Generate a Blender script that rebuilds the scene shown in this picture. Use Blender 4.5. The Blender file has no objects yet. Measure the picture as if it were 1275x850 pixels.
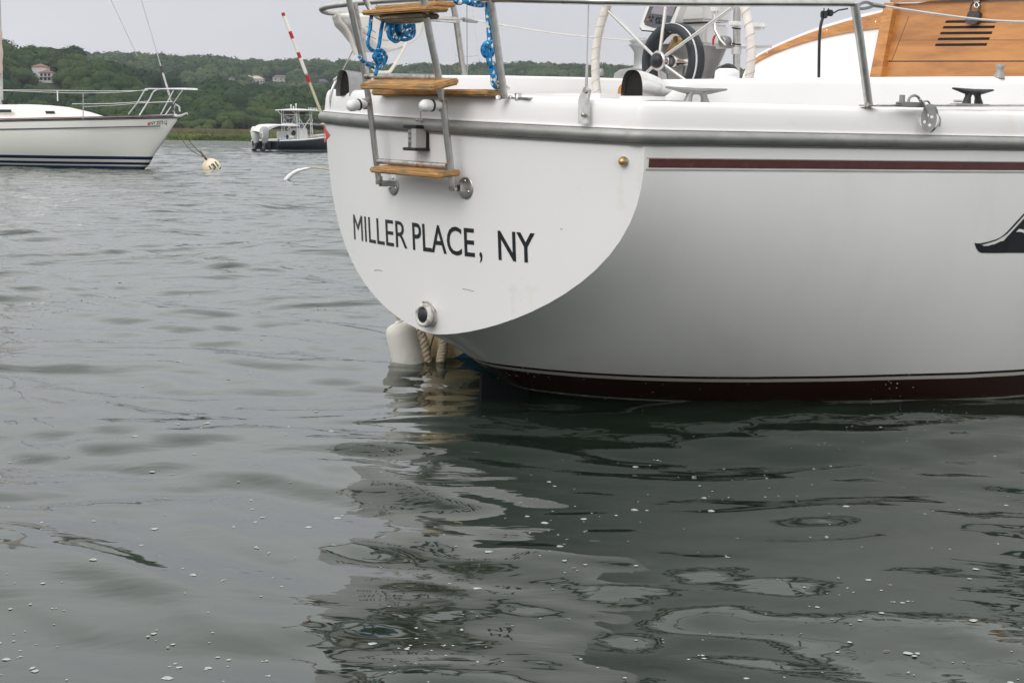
import bpy, bmesh, math, random
import numpy as np
from mathutils import Vector, Matrix
from mathutils.bvhtree import BVHTree
random.seed(7); rng=np.random.default_rng(11)
scene=bpy.context.scene; COL=scene.collection

# ---------------------------------------------------------------- camera
F=2000.0; CX,CY=637.5,425.0; HC=1.1
_p=math.atan((425-172)/F); _r=math.radians(0.7)
FW=Vector((0,math.cos(_p),-math.sin(_p))); _up=Vector((0,math.sin(_p),math.cos(_p))); _rt=Vector((1,0,0))
RT=_rt*math.cos(_r)+_up*math.sin(_r); UP=-_rt*math.sin(_r)+_up*math.cos(_r)
cam=bpy.data.cameras.new('camera'); camo=bpy.data.objects.new('camera',cam); COL.objects.link(camo)
cam.sensor_width=36; cam.lens=F/1275*36; cam.clip_end=8000; cam.clip_start=.05
mm=Matrix((( RT.x,UP.x,-FW.x,0),(RT.y,UP.y,-FW.y,0),(RT.z,UP.z,-FW.z,HC),(0,0,0,1)))
camo.matrix_world=mm; scene.camera=camo

# ---------------------------------------------------------------- sky + sun (soft overcast)
SUN_EL,SUN_AZ=40,-34      # azimuth: light comes from behind the camera, left
world=bpy.data.worlds.new('World'); scene.world=world; world.use_nodes=True
nt=world.node_tree; nt.nodes.clear()
def N(nt,t,**k):
    n=nt.nodes.new(t)
    for a,b in k.items():
        if a in n.inputs: n.inputs[a].default_value=b
        else: setattr(n,a,b)
    return n
sd=Vector((math.sin(math.radians(SUN_AZ))*math.cos(math.radians(SUN_EL)),-math.cos(math.radians(SUN_AZ))*math.cos(math.radians(SUN_EL)),math.sin(math.radians(SUN_EL))))
sky=N(nt,'ShaderNodeTexSky'); sky.sky_type='NISHITA'; sky.sun_disc=False; sky.sun_elevation=math.radians(SUN_EL)
sky.sun_rotation=math.atan2(sd.x,sd.y); sky.dust_density=5; sky.air_density=1
tc=N(nt,'ShaderNodeTexCoord'); sp=N(nt,'ShaderNodeSeparateXYZ'); nt.links.new(tc.outputs['Generated'],sp.inputs[0])
rp=N(nt,'ShaderNodeValToRGB'); nt.links.new(sp.outputs['Z'],rp.inputs[0])
e=rp.color_ramp.elements; e[0].position=0; e[0].color=(.755,.75,.775,1); e[1].position=.085; e[1].color=(.725,.73,.775,1)
for q,c in ((.16,(.90,.925,.95)),(.32,(1.52,1.57,1.55)),(.6,(1.40,1.42,1.41)),(1,(1.35,1.35,1.35))):
    x=rp.color_ramp.elements.new(q); x.color=(*c,1)
mp=N(nt,'ShaderNodeMapping'); mp.inputs['Scale'].default_value=(1.2,1.2,5); nt.links.new(tc.outputs['Generated'],mp.inputs[0])
cn=N(nt,'ShaderNodeTexNoise'); cn.inputs['Scale'].default_value=2.2; cn.inputs['Detail'].default_value=5; nt.links.new(mp.outputs[0],cn.inputs[0])
mr=N(nt,'ShaderNodeMapRange'); mr.inputs[1].default_value=.3; mr.inputs[2].default_value=.7; mr.inputs[3].default_value=.93*9; mr.inputs[4].default_value=1.07*9
nt.links.new(cn.outputs[0],mr.inputs[0])
sc_=N(nt,'ShaderNodeVectorMath',operation='SCALE'); nt.links.new(rp.outputs[0],sc_.inputs[0]); nt.links.new(mr.outputs[0],sc_.inputs['Scale'])
mx=N(nt,'ShaderNodeMixRGB'); mx.inputs[0].default_value=.93; nt.links.new(sky.outputs[0],mx.inputs[1]); nt.links.new(sc_.outputs[0],mx.inputs[2])
bg=N(nt,'ShaderNodeBackground'); bg.inputs[1].default_value=.11; nt.links.new(mx.outputs[0],bg.inputs[0])
wo=N(nt,'ShaderNodeOutputWorld'); nt.links.new(bg.outputs[0],wo.inputs[0])
sl=bpy.data.lights.new('sun','SUN'); sl.energy=1.2; sl.angle=math.radians(35); sl.color=(1,.985,.975)
slo=bpy.data.objects.new('sun',sl); COL.objects.link(slo); slo.location=(0,0,30); slo.rotation_euler=sd.to_track_quat('Z','Y').to_euler()
scene.view_settings.view_transform='Standard'; scene.view_settings.look='None'; scene.view_settings.exposure=0; scene.view_settings.gamma=1
scene.view_settings.use_curve_mapping=False
scene.cycles.max_bounces=6; scene.cycles.glossy_bounces=4; scene.cycles.volume_bounces=0

# ---------------------------------------------------------------- pixel rays -> places in the world
def ray(px,py): return RT*((px-CX)/F)-UP*((py-CY)/F)+FW
def atY(px,py,Y): d=ray(px,py); return Vector((0,0,HC))+d*(Y/d.y)
def onwater(px,py,z=0): d=ray(px,py); return Vector((0,0,HC))+d*((z-HC)/d.z)
AL,OX,OY,HL,CC,RR=.677,-.3833,6.6192,.0135,.1857,-.0673
U=Vector((math.cos(AL),math.sin(AL),0)); V0=Vector((-math.sin(AL),math.cos(AL),0)); W0=Vector((0,0,1))
V=V0*math.cos(HL)+W0*math.sin(HL); W=-V0*math.sin(HL)+W0*math.cos(HL); O=Vector((OX,OY,0))
BM=Matrix(((U.x,V.x,W.x,OX),(U.y,V.y,W.y,OY),(U.z,V.z,W.z,0),(0,0,0,1)))   # boat frame: s forward, b to port, z up
BI=BM.inverted()
CAML=BI@Vector((0,0,HC))
def rl(px,py): return BI.to_3x3()@ray(px,py)
def at(px,py,ax,val):
    d=rl(px,py); return CAML+d*((val-CAML[ax])/d[ax])
def ats(px,py,k,s0,z0=0):      # plane s = s0 + k (z - z0)
    d=rl(px,py); t=(s0+k*(CAML.z-z0)-CAML.x)/(d.x-k*d.z); return CAML+d*t
def TS(b,z): return CC*b*b+RR*(z-1.1)
def tr(px,py,off=0):           # on the transom
    b=0.
    q=at(px,py,0,0.05)
    for _ in range(40): q=at(px,py,0,.5*q.x+.5*(TS(q.y,q.z)-off))
    return q

# ---------------------------------------------------------------- materials
MATS={}
def mat(name,col,rough=.5,metal=0.,var=.12,scale=8.,bump=0.,col2=None,mask=(.45,.65),mscale=3.,stretch=(1,1,1),spec=.5,coat=0.,bscale=None,alpha=1.,trans=0.,ior=1.45):
    m=bpy.data.materials.new(name); m.use_nodes=True; nt=m.node_tree; b=nt.nodes['Principled BSDF']
    tc=N(nt,'ShaderNodeTexCoord'); mp=N(nt,'ShaderNodeMapping'); mp.inputs['Scale'].default_value=stretch
    nt.links.new(tc.outputs['Object'],mp.inputs[0])
    n1=N(nt,'ShaderNodeTexNoise'); n1.inputs['Scale'].default_value=scale; n1.inputs['Detail'].default_value=6
    nt.links.new(mp.outputs[0],n1.inputs[0])
    r=N(nt,'ShaderNodeMapRange'); r.inputs[1].default_value=.3; r.inputs[2].default_value=.7; r.inputs[3].default_value=1-var; r.inputs[4].default_value=1+var
    nt.links.new(n1.outputs[0],r.inputs[0])
    c=N(nt,'ShaderNodeRGB'); c.outputs[0].default_value=(*col,1); src=c.outputs[0]
    if col2 is not None:
        n2=N(nt,'ShaderNodeTexNoise'); n2.inputs['Scale'].default_value=mscale; n2.inputs['Detail'].default_value=7; n2.inputs['Roughness'].default_value=.65
        nt.links.new(mp.outputs[0],n2.inputs[0])
        r2=N(nt,'ShaderNodeMapRange'); r2.inputs[1].default_value=mask[0]; r2.inputs[2].default_value=mask[1]; nt.links.new(n2.outputs[0],r2.inputs[0])
        mxx=N(nt,'ShaderNodeMixRGB'); mxx.inputs[2].default_value=(*col2,1); nt.links.new(r2.outputs[0],mxx.inputs[0]); nt.links.new(src,mxx.inputs[1]); src=mxx.outputs[0]
    s=N(nt,'ShaderNodeVectorMath',operation='SCALE'); nt.links.new(src,s.inputs[0]); nt.links.new(r.outputs[0],s.inputs['Scale'])
    nt.links.new(s.outputs[0],b.inputs['Base Color'])
    b.inputs['Roughness'].default_value=rough; b.inputs['Metallic'].default_value=metal
    b.inputs['Specular IOR Level'].default_value=spec; b.inputs['Coat Weight'].default_value=coat; b.inputs['Coat Roughness'].default_value=.08
    b.inputs['Transmission Weight'].default_value=trans; b.inputs['IOR'].default_value=ior
    if bump:
        n3=N(nt,'ShaderNodeTexNoise'); n3.inputs['Scale'].default_value=bscale or scale*2; n3.inputs['Detail'].default_value=5; nt.links.new(mp.outputs[0],n3.inputs[0])
        bp=N(nt,'ShaderNodeBump'); bp.inputs['Strength'].default_value=1; bp.inputs['Distance'].default_value=bump; nt.links.new(n3.outputs[0],bp.inputs['Height']); nt.links.new(bp.outputs[0],b.inputs['Normal'])
    MATS[name]=m; return m
steel=mat('steel',(.50,.49,.47),.33,1,.12,30,col2=(.30,.25,.20),mask=(.56,.75),mscale=14,bump=.0004,bscale=60)
steelrust=mat('steel_rusty',(.48,.46,.43),.42,.85,.2,30,col2=(.20,.10,.055),mask=(.52,.68),mscale=26,bump=.0006,bscale=90)
railmetal=mat('rub_rail_metal',(.37,.365,.35),.55,.55,.1,6,col2=(.31,.305,.29),mask=(.45,.7),mscale=9,bump=.0005,bscale=30,stretch=(1,1,3))
brightsteel=mat('bright_steel',(.68,.66,.64),.22,1,.06,20,col2=(.42,.36,.30),mask=(.6,.8),mscale=18)
cast=mat('cast_aluminium',(.34,.34,.335),.5,.7,.15,18,col2=(.20,.20,.20),mask=(.45,.7),mscale=9,bump=.001,bscale=60)
teakold=mat('weathered_teak',(.46,.235,.075),.65,0,.3,18,col2=(.18,.145,.09),mask=(.47,.66),mscale=6,stretch=(3,1,9),bump=.0012,bscale=50)
teakdark=mat('grey_teak',(.20,.165,.105),.75,0,.35,18,col2=(.08,.065,.04),mask=(.42,.60),mscale=7,stretch=(3,1,9),bump=.0014,bscale=50)
teakv=mat('varnished_teak',(.45,.195,.055),.38,0,.16,3.5,col2=(.31,.115,.032),mask=(.42,.66),mscale=2.0,stretch=(1,1.0,7),bump=.0004,coat=.25,bscale=14)
teaktrim=mat('varnished_trim',(.50,.22,.058),.38,0,.18,6,col2=(.34,.13,.04),mask=(.45,.65),mscale=3.5,stretch=(1,1.5,7),coat=.25)
gel=mat('deck_gelcoat',(.80,.78,.775),.42,0,.02,3,col2=(.74,.67,.62),mask=(.58,.80),mscale=4,spec=.4)
white=mat('white_plastic',(.78,.77,.755),.4,0,.04,10)
tape=mat('white_tape',(.76,.76,.75),.6,0,.08,40,bump=.001,bscale=70)
leather=mat('white_leather_wrap',(.70,.655,.605),.6,0,.10,25,col2=(.50,.44,.38),mask=(.6,.75),mscale=20,bump=.0008,bscale=60)
stitch=mat('stitching',(.42,.36,.29),.8)
blackp=mat('black_plastic',(.018,.019,.021),.42,0,.3,20)
rubber=mat('worn_grey_ring',(.030,.036,.043),.5,0,.2,12,col2=(.30,.32,.33),mask=(.71,.74),mscale=30)
dark=mat('dark_opening',(.012,.010,.009),.9)
bluerope_m=None
brass=mat('brass',(.55,.36,.14),.4,.8,.25,30)
lensm=mat('clear_lens',(.28,.29,.28),.12,0,.1,30,trans=.5)
blk=mat('black_vinyl',(.012,.013,.015),.35,0,.1,10)
maroonm=mat('maroon_stripe_vinyl',(.080,.022,.018),.35,0,.18,20,col2=(.16,.06,.055),mask=(.6,.75),mscale=25)
redm=mat('red_vinyl',(.62,.045,.05),.4)
foamw=mat('float_foam',(.68,.66,.60),.6,0,.06,12,col2=(.42,.42,.35),mask=(.55,.75),mscale=5,bump=.001,bscale=60)
cream=mat('cream_ball_paint',(.60,.475,.285),.5,0,.08,6,col2=(.46,.36,.22),mask=(.5,.7),mscale=7)
bluep=mat('blue_paint',(.012,.09,.17),.5,0,.2,20)
manila=mat('manila_rope',(.50,.42,.31),.85,0,.3,60,bump=.002,bscale=60)
browrope=mat('old_brown_rope',(.20,.145,.095),.9,0,.3,60)
screen=mat('display_screen',(.30,.27,.30),.15,0,.05,3)
greyp=mat('grey_plastic',(.10,.105,.115),.45)
cloth=mat('white_vinyl_cover',(.72,.70,.67),.65,0,.05,8,col2=(.60,.57,.53),mask=(.5,.75),mscale=6,bump=.004,bscale=9)
bronze=mat('dark_lock_metal',(.075,.06,.06),.5,.6,.3,40)

def rope_mat(name,c1,c2):
    m=mat(name,c1,.75,0,.15,60,bump=.0015,bscale=120); nt=m.node_tree
    tc=N(nt,'ShaderNodeTexCoord'); vo=N(nt,'ShaderNodeTexVoronoi'); vo.inputs['Scale'].default_value=130
    mp=N(nt,'ShaderNodeMapping'); mp.inputs['Scale'].default_value=(1,1,.6); nt.links.new(tc.outputs['Object'],mp.inputs[0]); nt.links.new(mp.outputs[0],vo.inputs[0])
    sp=N(nt,'ShaderNodeSeparateColor'); nt.links.new(vo.outputs['Color'],sp.inputs[0])
    mt=N(nt,'ShaderNodeMath',operation='GREATER_THAN'); mt.inputs[1].default_value=.84; nt.links.new(sp.outputs[0],mt.inputs[0])
    mt2=N(nt,'ShaderNodeMath',operation='GREATER_THAN'); mt2.inputs[1].default_value=.76; nt.links.new(sp.outputs[1],mt2.inputs[0])
    b=nt.nodes['Principled BSDF']; src=b.inputs['Base Color'].links[0].from_socket
    a=N(nt,'ShaderNodeMixRGB'); a.inputs[2].default_value=(*c2,1); nt.links.new(mt.outputs[0],a.inputs[0]); nt.links.new(src,a.inputs[1])
    c=N(nt,'ShaderNodeMixRGB'); c.inputs[2].default_value=(.01,.10,.26,1); nt.links.new(mt2.outputs[0],c.inputs[0]); nt.links.new(a.outputs[0],c.inputs[1])
    nt.links.new(c.outputs[0],b.inputs['Base Color']); return m
bluerope_m=rope_mat('blue_rope',(.012,.25,.56),(.80,.80,.74))

# hull paint: white gelcoat, boot stripes by height, salt flecks near the waterline
def hull_mat():
    m=mat('hull_gelcoat',(.76,.75,.74),.22,0,.02,2,spec=.5,coat=.3,bump=.0012,bscale=2.2,col2=(.70,.685,.655),mask=(.55,.8),mscale=1.6,stretch=(1.6,1.6,.5)); nt=m.node_tree; b=nt.nodes['Principled BSDF']
    src=b.inputs['Base Color'].links[0].from_socket
    tc=N(nt,'ShaderNodeTexCoord'); sp=N(nt,'ShaderNodeSeparateXYZ'); nt.links.new(tc.outputs['Object'],sp.inputs[0])
    r=N(nt,'ShaderNodeValToRGB'); r.color_ramp.interpolation='CONSTANT'
    mr=N(nt,'ShaderNodeMapRange'); mr.inputs[1].default_value=-.05; mr.inputs[2].default_value=.20; nt.links.new(sp.outputs['Z'],mr.inputs[0]); nt.links.new(mr.outputs[0],r.inputs[0])
    f=lambda z:(z+.05)/.25
    el=r.color_ramp.elements; el[0].position=0; el[0].color=(.012,.012,.014,1); el[1].position=f(.008); el[1].color=(.42,.44,.38,1)
    for z,c in ((.017,(.028,.010,.008)),(.118,(.50,.50,.45)),(.134,(.035,.010,.010)),(.146,(.7,.7,.7))):
        x=el.new(f(z)); x.color=(*c,1)
    st=N(nt,'ShaderNodeMath',operation='LESS_THAN'); st.inputs[1].default_value=.1465; nt.links.new(sp.outputs['Z'],st.inputs[0])
    vo=N(nt,'ShaderNodeTexVoronoi'); vo.inputs['Scale'].default_value=38; nt.links.new(tc.outputs['Object'],vo.inputs[0])
    n=N(nt,'ShaderNodeTexNoise'); n.inputs['Scale'].default_value=3.3; n.inputs['Detail'].default_value=3; nt.links.new(tc.outputs['Object'],n.inputs[0])
    zz=N(nt,'ShaderNodeMapRange'); zz.inputs[1].default_value=.12; zz.inputs[2].default_value=.5; zz.inputs[3].default_value=.115; zz.inputs[4].default_value=0; nt.links.new(sp.outputs['Z'],zz.inputs[0])
    nn=N(nt,'ShaderNodeMapRange'); nn.inputs[1].default_value=.46; nn.inputs[2].default_value=.68; nt.links.new(n.outputs[0],nn.inputs[0])
    mu=N(nt,'ShaderNodeMath',operation='MULTIPLY'); nt.links.new(zz.outputs[0],mu.inputs[0]); nt.links.new(nn.outputs[0],mu.inputs[1])
    lt=N(nt,'ShaderNodeMath',operation='LESS_THAN'); nt.links.new(vo.outputs['Distance'],lt.inputs[0]); nt.links.new(mu.outputs[0],lt.inputs[1])
    sal=N(nt,'ShaderNodeMixRGB'); sal.inputs[2].default_value=(.85,.86,.84,1); nt.links.new(lt.outputs[0],sal.inputs[0])
    mx=N(nt,'ShaderNodeMixRGB'); nt.links.new(st.outputs[0],mx.inputs[0]); nt.links.new(src,mx.inputs[1]); nt.links.new(r.outputs[0],mx.inputs[2])
    sn=N(nt,'ShaderNodeTexNoise'); sn.inputs['Scale'].default_value=14; sn.inputs['Detail'].default_value=6; nt.links.new(tc.outputs['Object'],sn.inputs[0])
    sm=N(nt,'ShaderNodeMath',operation='MULTIPLY_ADD'); sm.inputs[1].default_value=.09; sm.inputs[2].default_value=-.018; nt.links.new(sn.outputs[0],sm.inputs[0])
    sl_=N(nt,'ShaderNodeMath',operation='SUBTRACT'); nt.links.new(sm.outputs[0],sl_.inputs[0]); nt.links.new(sp.outputs['Z'],sl_.inputs[1])
    sr_=N(nt,'ShaderNodeMapRange'); sr_.inputs[1].default_value=-.008; sr_.inputs[2].default_value=.012; sr_.inputs[4].default_value=.55; nt.links.new(sl_.outputs[0],sr_.inputs[0])
    sc2=N(nt,'ShaderNodeMixRGB'); sc2.inputs[2].default_value=(.040,.038,.022,1); nt.links.new(sr_.outputs[0],sc2.inputs[0]); nt.links.new(mx.outputs[0],sc2.inputs[1]); nt.links.new(sc2.outputs[0],sal.inputs[1]); nt.links.new(sal.outputs[0],b.inputs['Base Color']); return m
hullm=hull_mat()
transm=mat('transom_gelcoat',(.78,.765,.76),.3,0,.015,2,col2=(.70,.655,.60),mask=(.62,.74),mscale=3.1,spec=.45)

# ---------------------------------------------------------------- mesh builder
class MB:
    def __init__(s): s.v=[];s.f=[];s.sm=[]
    def add(s,vs,fs,smooth=True):
        n=len(s.v); s.v+= [Vector(x) for x in vs]; s.f+=[[i+n for i in f] for f in fs]; s.sm+=[smooth]*len(fs); return s
    def box(s,c,size,R=None,bev=0):
        bm=bmesh.new(); bmesh.ops.create_cube(bm,size=1)
        for x in bm.verts: x.co=Vector((x.co.x*size[0],x.co.y*size[1],x.co.z*size[2]))
        if bev: bmesh.ops.bevel(bm,geom=list(bm.edges),offset=bev,segments=2,affect='EDGES')
        M=(R.to_4x4() if R is not None else Matrix()); 
        bm.verts.ensure_lookup_table(); bm.faces.ensure_lookup_table()
        vs=[Vector(c)+(M@x.co) for x in bm.verts]; fs=[[w.index for w in f.verts] for f in bm.faces]; bm.free()
        return s.add(vs,fs,False)
    def tube(s,pts,r,seg=10,closed=False,cap=True,flat=1.0):
        pts=[Vector(p) for p in pts]; n=len(pts); rr=r if isinstance(r,(list,tuple)) else [r]*n
        vs=[];fs=[]; prev=None
        for i,p in enumerate(pts):
            if closed: t=(pts[(i+1)%n]-pts[i-1])
            else: t=(pts[min(i+1,n-1)]-pts[max(i-1,0)])
            t.normalize()
            if prev is None:
                a=Vector((0,0,1)) if abs(t.z)<.9 else Vector((1,0,0)); x=t.cross(a).normalized()
            else:
                x=(prev-t*prev.dot(t)).normalized()
            prev=x; y=t.cross(x)
            for k in range(seg):
                an=2*math.pi*k/seg; vs.append(p+x*(rr[i]*math.cos(an))+y*(rr[i]*math.sin(an)*flat))
        m=n if closed else n-1
        for i in range(m):
            for k in range(seg):
                a=i*seg+k; b=i*seg+(k+1)%seg; c=((i+1)%n)*seg+(k+1)%seg; d=((i+1)%n)*seg+k; fs.append([a,b,c,d])
        s.add(vs,fs,True)
        if cap and not closed:
            s.add(vs[:seg],[list(range(seg))[::-1]],False); s.add(vs[-seg:],[list(range(seg))],False)
        return s
    def lathe(s,prof,c=(0,0,0),ax=(0,0,1),seg=28,smooth=True,sx=1.0,ring=False):   # prof: (radius, height along axis)
        ax=Vector(ax).normalized(); a=Vector((0,0,1)) if abs(ax.z)<.9 else Vector((1,0,0)); x=ax.cross(a).normalized(); y=ax.cross(x); c=Vector(c)
        vs=[c+ax*h+x*(r*math.cos(2*math.pi*k/seg)*sx)+y*(r*math.sin(2*math.pi*k/seg)) for r,h in prof for k in range(seg)]
        fs=[[i*seg+k,i*seg+(k+1)%seg,(i+1)*seg+(k+1)%seg,(i+1)*seg+k] for i in range(len(prof)-1) for k in range(seg)]
        s.add(vs,fs,smooth); 
        if prof[0][0]>1e-4 and not ring: s.add(vs[:seg],[list(range(seg))[::-1]],False)
        if prof[-1][0]>1e-4 and not ring: s.add(vs[-seg:],[list(range(seg))],False)
        return s
    def cyl(s,p0,p1,r0,r1=None,seg=16):
        r1=r0 if r1 is None else r1; p0=Vector(p0);p1=Vector(p1); d=p1-p0
        return s.lathe([(r0,0),(r1,d.length)],p0,d,seg)
    def poly(s,pts,ex=None,smooth=False):   # filled polygon, optional extrusion vector
        pts=[Vector(p) for p in pts]; bm=bmesh.new(); vs=[bm.verts.new(p) for p in pts]; f=bm.faces.new(vs)
        if ex is not None:
            r=bmesh.ops.extrude_face_region(bm,geom=[f]); 
            for g in r['geom']:
                if isinstance(g,bmesh.types.BMVert): g.co+=Vector(ex)
            bmesh.ops.recalc_face_normals(bm,faces=list(bm.faces))
        bmesh.ops.triangulate(bm,faces=[f for f in bm.faces if len(f.verts)>4])
        bm.verts.index_update(); out=[[w.index for w in f.verts] for f in bm.faces]; co=[x.co.copy() for x in bm.verts]; bm.free()
        return s.add(co,out,smooth)
    def grid(s,rows,smooth=True,closed=False):
        n=len(rows[0]); vs=[p for r in rows for p in r]
        fs=[[i*n+k,i*n+(k+1)%n,(i+1)*n+(k+1)%n,(i+1)*n+k] for i in range(len(rows)-1) for k in range(n if closed else n-1)]
        return s.add(vs,fs,smooth)
    def build(s,name,m,parent=None,off=None,merge=0):
        off=off if off is not None else (OFF.get(parent.name,Vector()) if parent else Vector())
        me=bpy.data.meshes.new(name); me.from_pydata([tuple(x-off) for x in s.v],[],s.f); me.polygons.foreach_set('use_smooth',s.sm)
        me.materials.append(m); 
        if merge:
            bm=bmesh.new(); bm.from_mesh(me); bmesh.ops.remove_doubles(bm,verts=bm.verts,dist=merge); bmesh.ops.recalc_face_normals(bm,faces=bm.faces); bm.to_mesh(me); bm.free()
        me.update(); o=bpy.data.objects.new(name,me); COL.objects.link(o)
        if parent is not None: o.parent=parent; OFF[o.name]=off
        return o
OFF={}
def tag(o,label=None,cat=None,group=None,kind=None):
    if label:o['label']=label
    if cat:o['category']=cat
    if group:o['group']=group
    if kind:o['kind']=kind
    return o
def thing(name,label,cat,base=(0,0,0),frame=None,group=None):
    o=bpy.data.objects.new(name,None); COL.objects.link(o); o.empty_display_size=.2
    base=Vector(base); o.matrix_world=(frame if frame is not None else Matrix())@Matrix.Translation(base); OFF[o.name]=base
    return tag(o,label,cat,group)
def pchip(xs,ys):
    xs=np.array(xs,float);ys=np.array(ys,float);h=np.diff(xs);d=np.diff(ys)/h;m=np.zeros(len(xs));m[0]=d[0];m[-1]=d[-1]
    for i in range(1,len(xs)-1):
        if d[i-1]*d[i]>0:
            w1=2*h[i]+h[i-1];w2=h[i]+2*h[i-1];m[i]=(w1+w2)/(w1/d[i-1]+w2/d[i])
    def f(x):
        x=min(max(float(x),xs[0]),xs[-1]);i=min(np.searchsorted(xs,x,side='right')-1,len(h)-1);t=(x-xs[i])/h[i]
        return float((2*t**3-3*t*t+1)*ys[i]+(t**3-2*t*t+t)*h[i]*m[i]+(-2*t**3+3*t*t)*ys[i+1]+(t**3-t*t)*h[i]*m[i+1])
    return f
def smoothpts(pts,n=8,closed=False):
    P=[Vector(p) for p in pts]; out=[]; L=len(P)
    for i in range(L if closed else L-1):
        g=lambda k:P[k%L] if closed else P[min(max(k,0),L-1)]
        a,b,c,d=g(i-1),g(i),g(i+1),g(i+2)
        for j in range(n):
            t=j/n; out.append(.5*((2*b)+(c-a)*t+(2*a-5*b+4*c-d)*t*t+(3*b-3*c+d-a)*t**3))
    if not closed: out.append(P[-1])
    return out

# ================================================================ SETTING: water, terrain
comps=[]
for i in range(64):
    lam=.22*(4.6/.22)**(rng.random()); 
    th=rng.normal(0,.62)+.18
    a=.0115*(lam/1.2)**1.15*(.5+rng.random()) if lam<1.5 else .0115*(.6+.8*rng.random())
    comps.append((lam,th,a*.42,rng.random()*6.283))
def wave(x,y,cell=None):
    z=np.zeros_like(x)
    wx=x+.22*np.sin(1.3*y+.7)+.16*np.sin(2.1*x+1.7*y); wy=y+.20*np.sin(1.1*x+2.)+.12*np.sin(2.7*x-1.3*y+1)
    for lam,th,a,ph in comps:
        k=2*math.pi/lam; q=k*(wx*math.sin(th)+wy*math.cos(th))+ph
        g=1. if cell is None else np.clip((lam/cell-2.5)/2,0,1)
        z+=a*g*(np.sin(q)+.18*np.sin(2*q+1.57))
    # lee of the sailboat and of the camera's own boat: short waves die down
    return z*(.55+.45*np.clip((np.hypot(x-1.2,y-4.2)-1.0)/5,0,1))
xs=[0.];d=.022
while xs[-1]<1100: xs.append(xs[-1]+(d if xs[-1]<3.6 else d*(1+(xs[-1]-3.6)*.45)))
xs=np.array(sorted([-x for x in xs[1:]]+xs))
ys=[1.6]
while ys[-1]<1600: ys.append(ys[-1]+(.02 if ys[-1]<4.5 else .02*(1+(ys[-1]-4.5)*.22)))
ys=np.array([-300,-60,-12,-2,0.,.8]+ys)
X,Y=np.meshgrid(xs,ys); cx=np.gradient(xs); cy=np.gradient(ys); cell=np.maximum(cx[None,:],cy[:,None])
Z=wave(X,Y,cell)
nx,ny=len(xs),len(ys)
def bigmesh(name,co,faces,m,smooth=True):
    me=bpy.data.meshes.new(name); co=np.asarray(co,np.float32); faces=np.asarray(faces,np.int32); k=faces.shape[1]
    me.vertices.add(len(co)); me.vertices.foreach_set('co',co.ravel()); me.loops.add(faces.size); me.loops.foreach_set('vertex_index',faces.ravel())
    me.polygons.add(len(faces)); me.polygons.foreach_set('loop_start',np.arange(0,faces.size,k,dtype=np.int32)); me.polygons.foreach_set('loop_total',np.full(len(faces),k,np.int32))
    me.polygons.foreach_set('use_smooth',np.full(len(faces),smooth)); me.materials.append(m); me.update(calc_edges=True); me.validate()
    o=bpy.data.objects.new(name,me); COL.objects.link(o); return o
idx=np.arange(nx*ny).reshape(ny,nx); fc=np.stack([idx[:-1,:-1],idx[:-1,1:],idx[1:,1:],idx[1:,:-1]],-1).reshape(-1,4)
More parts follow.
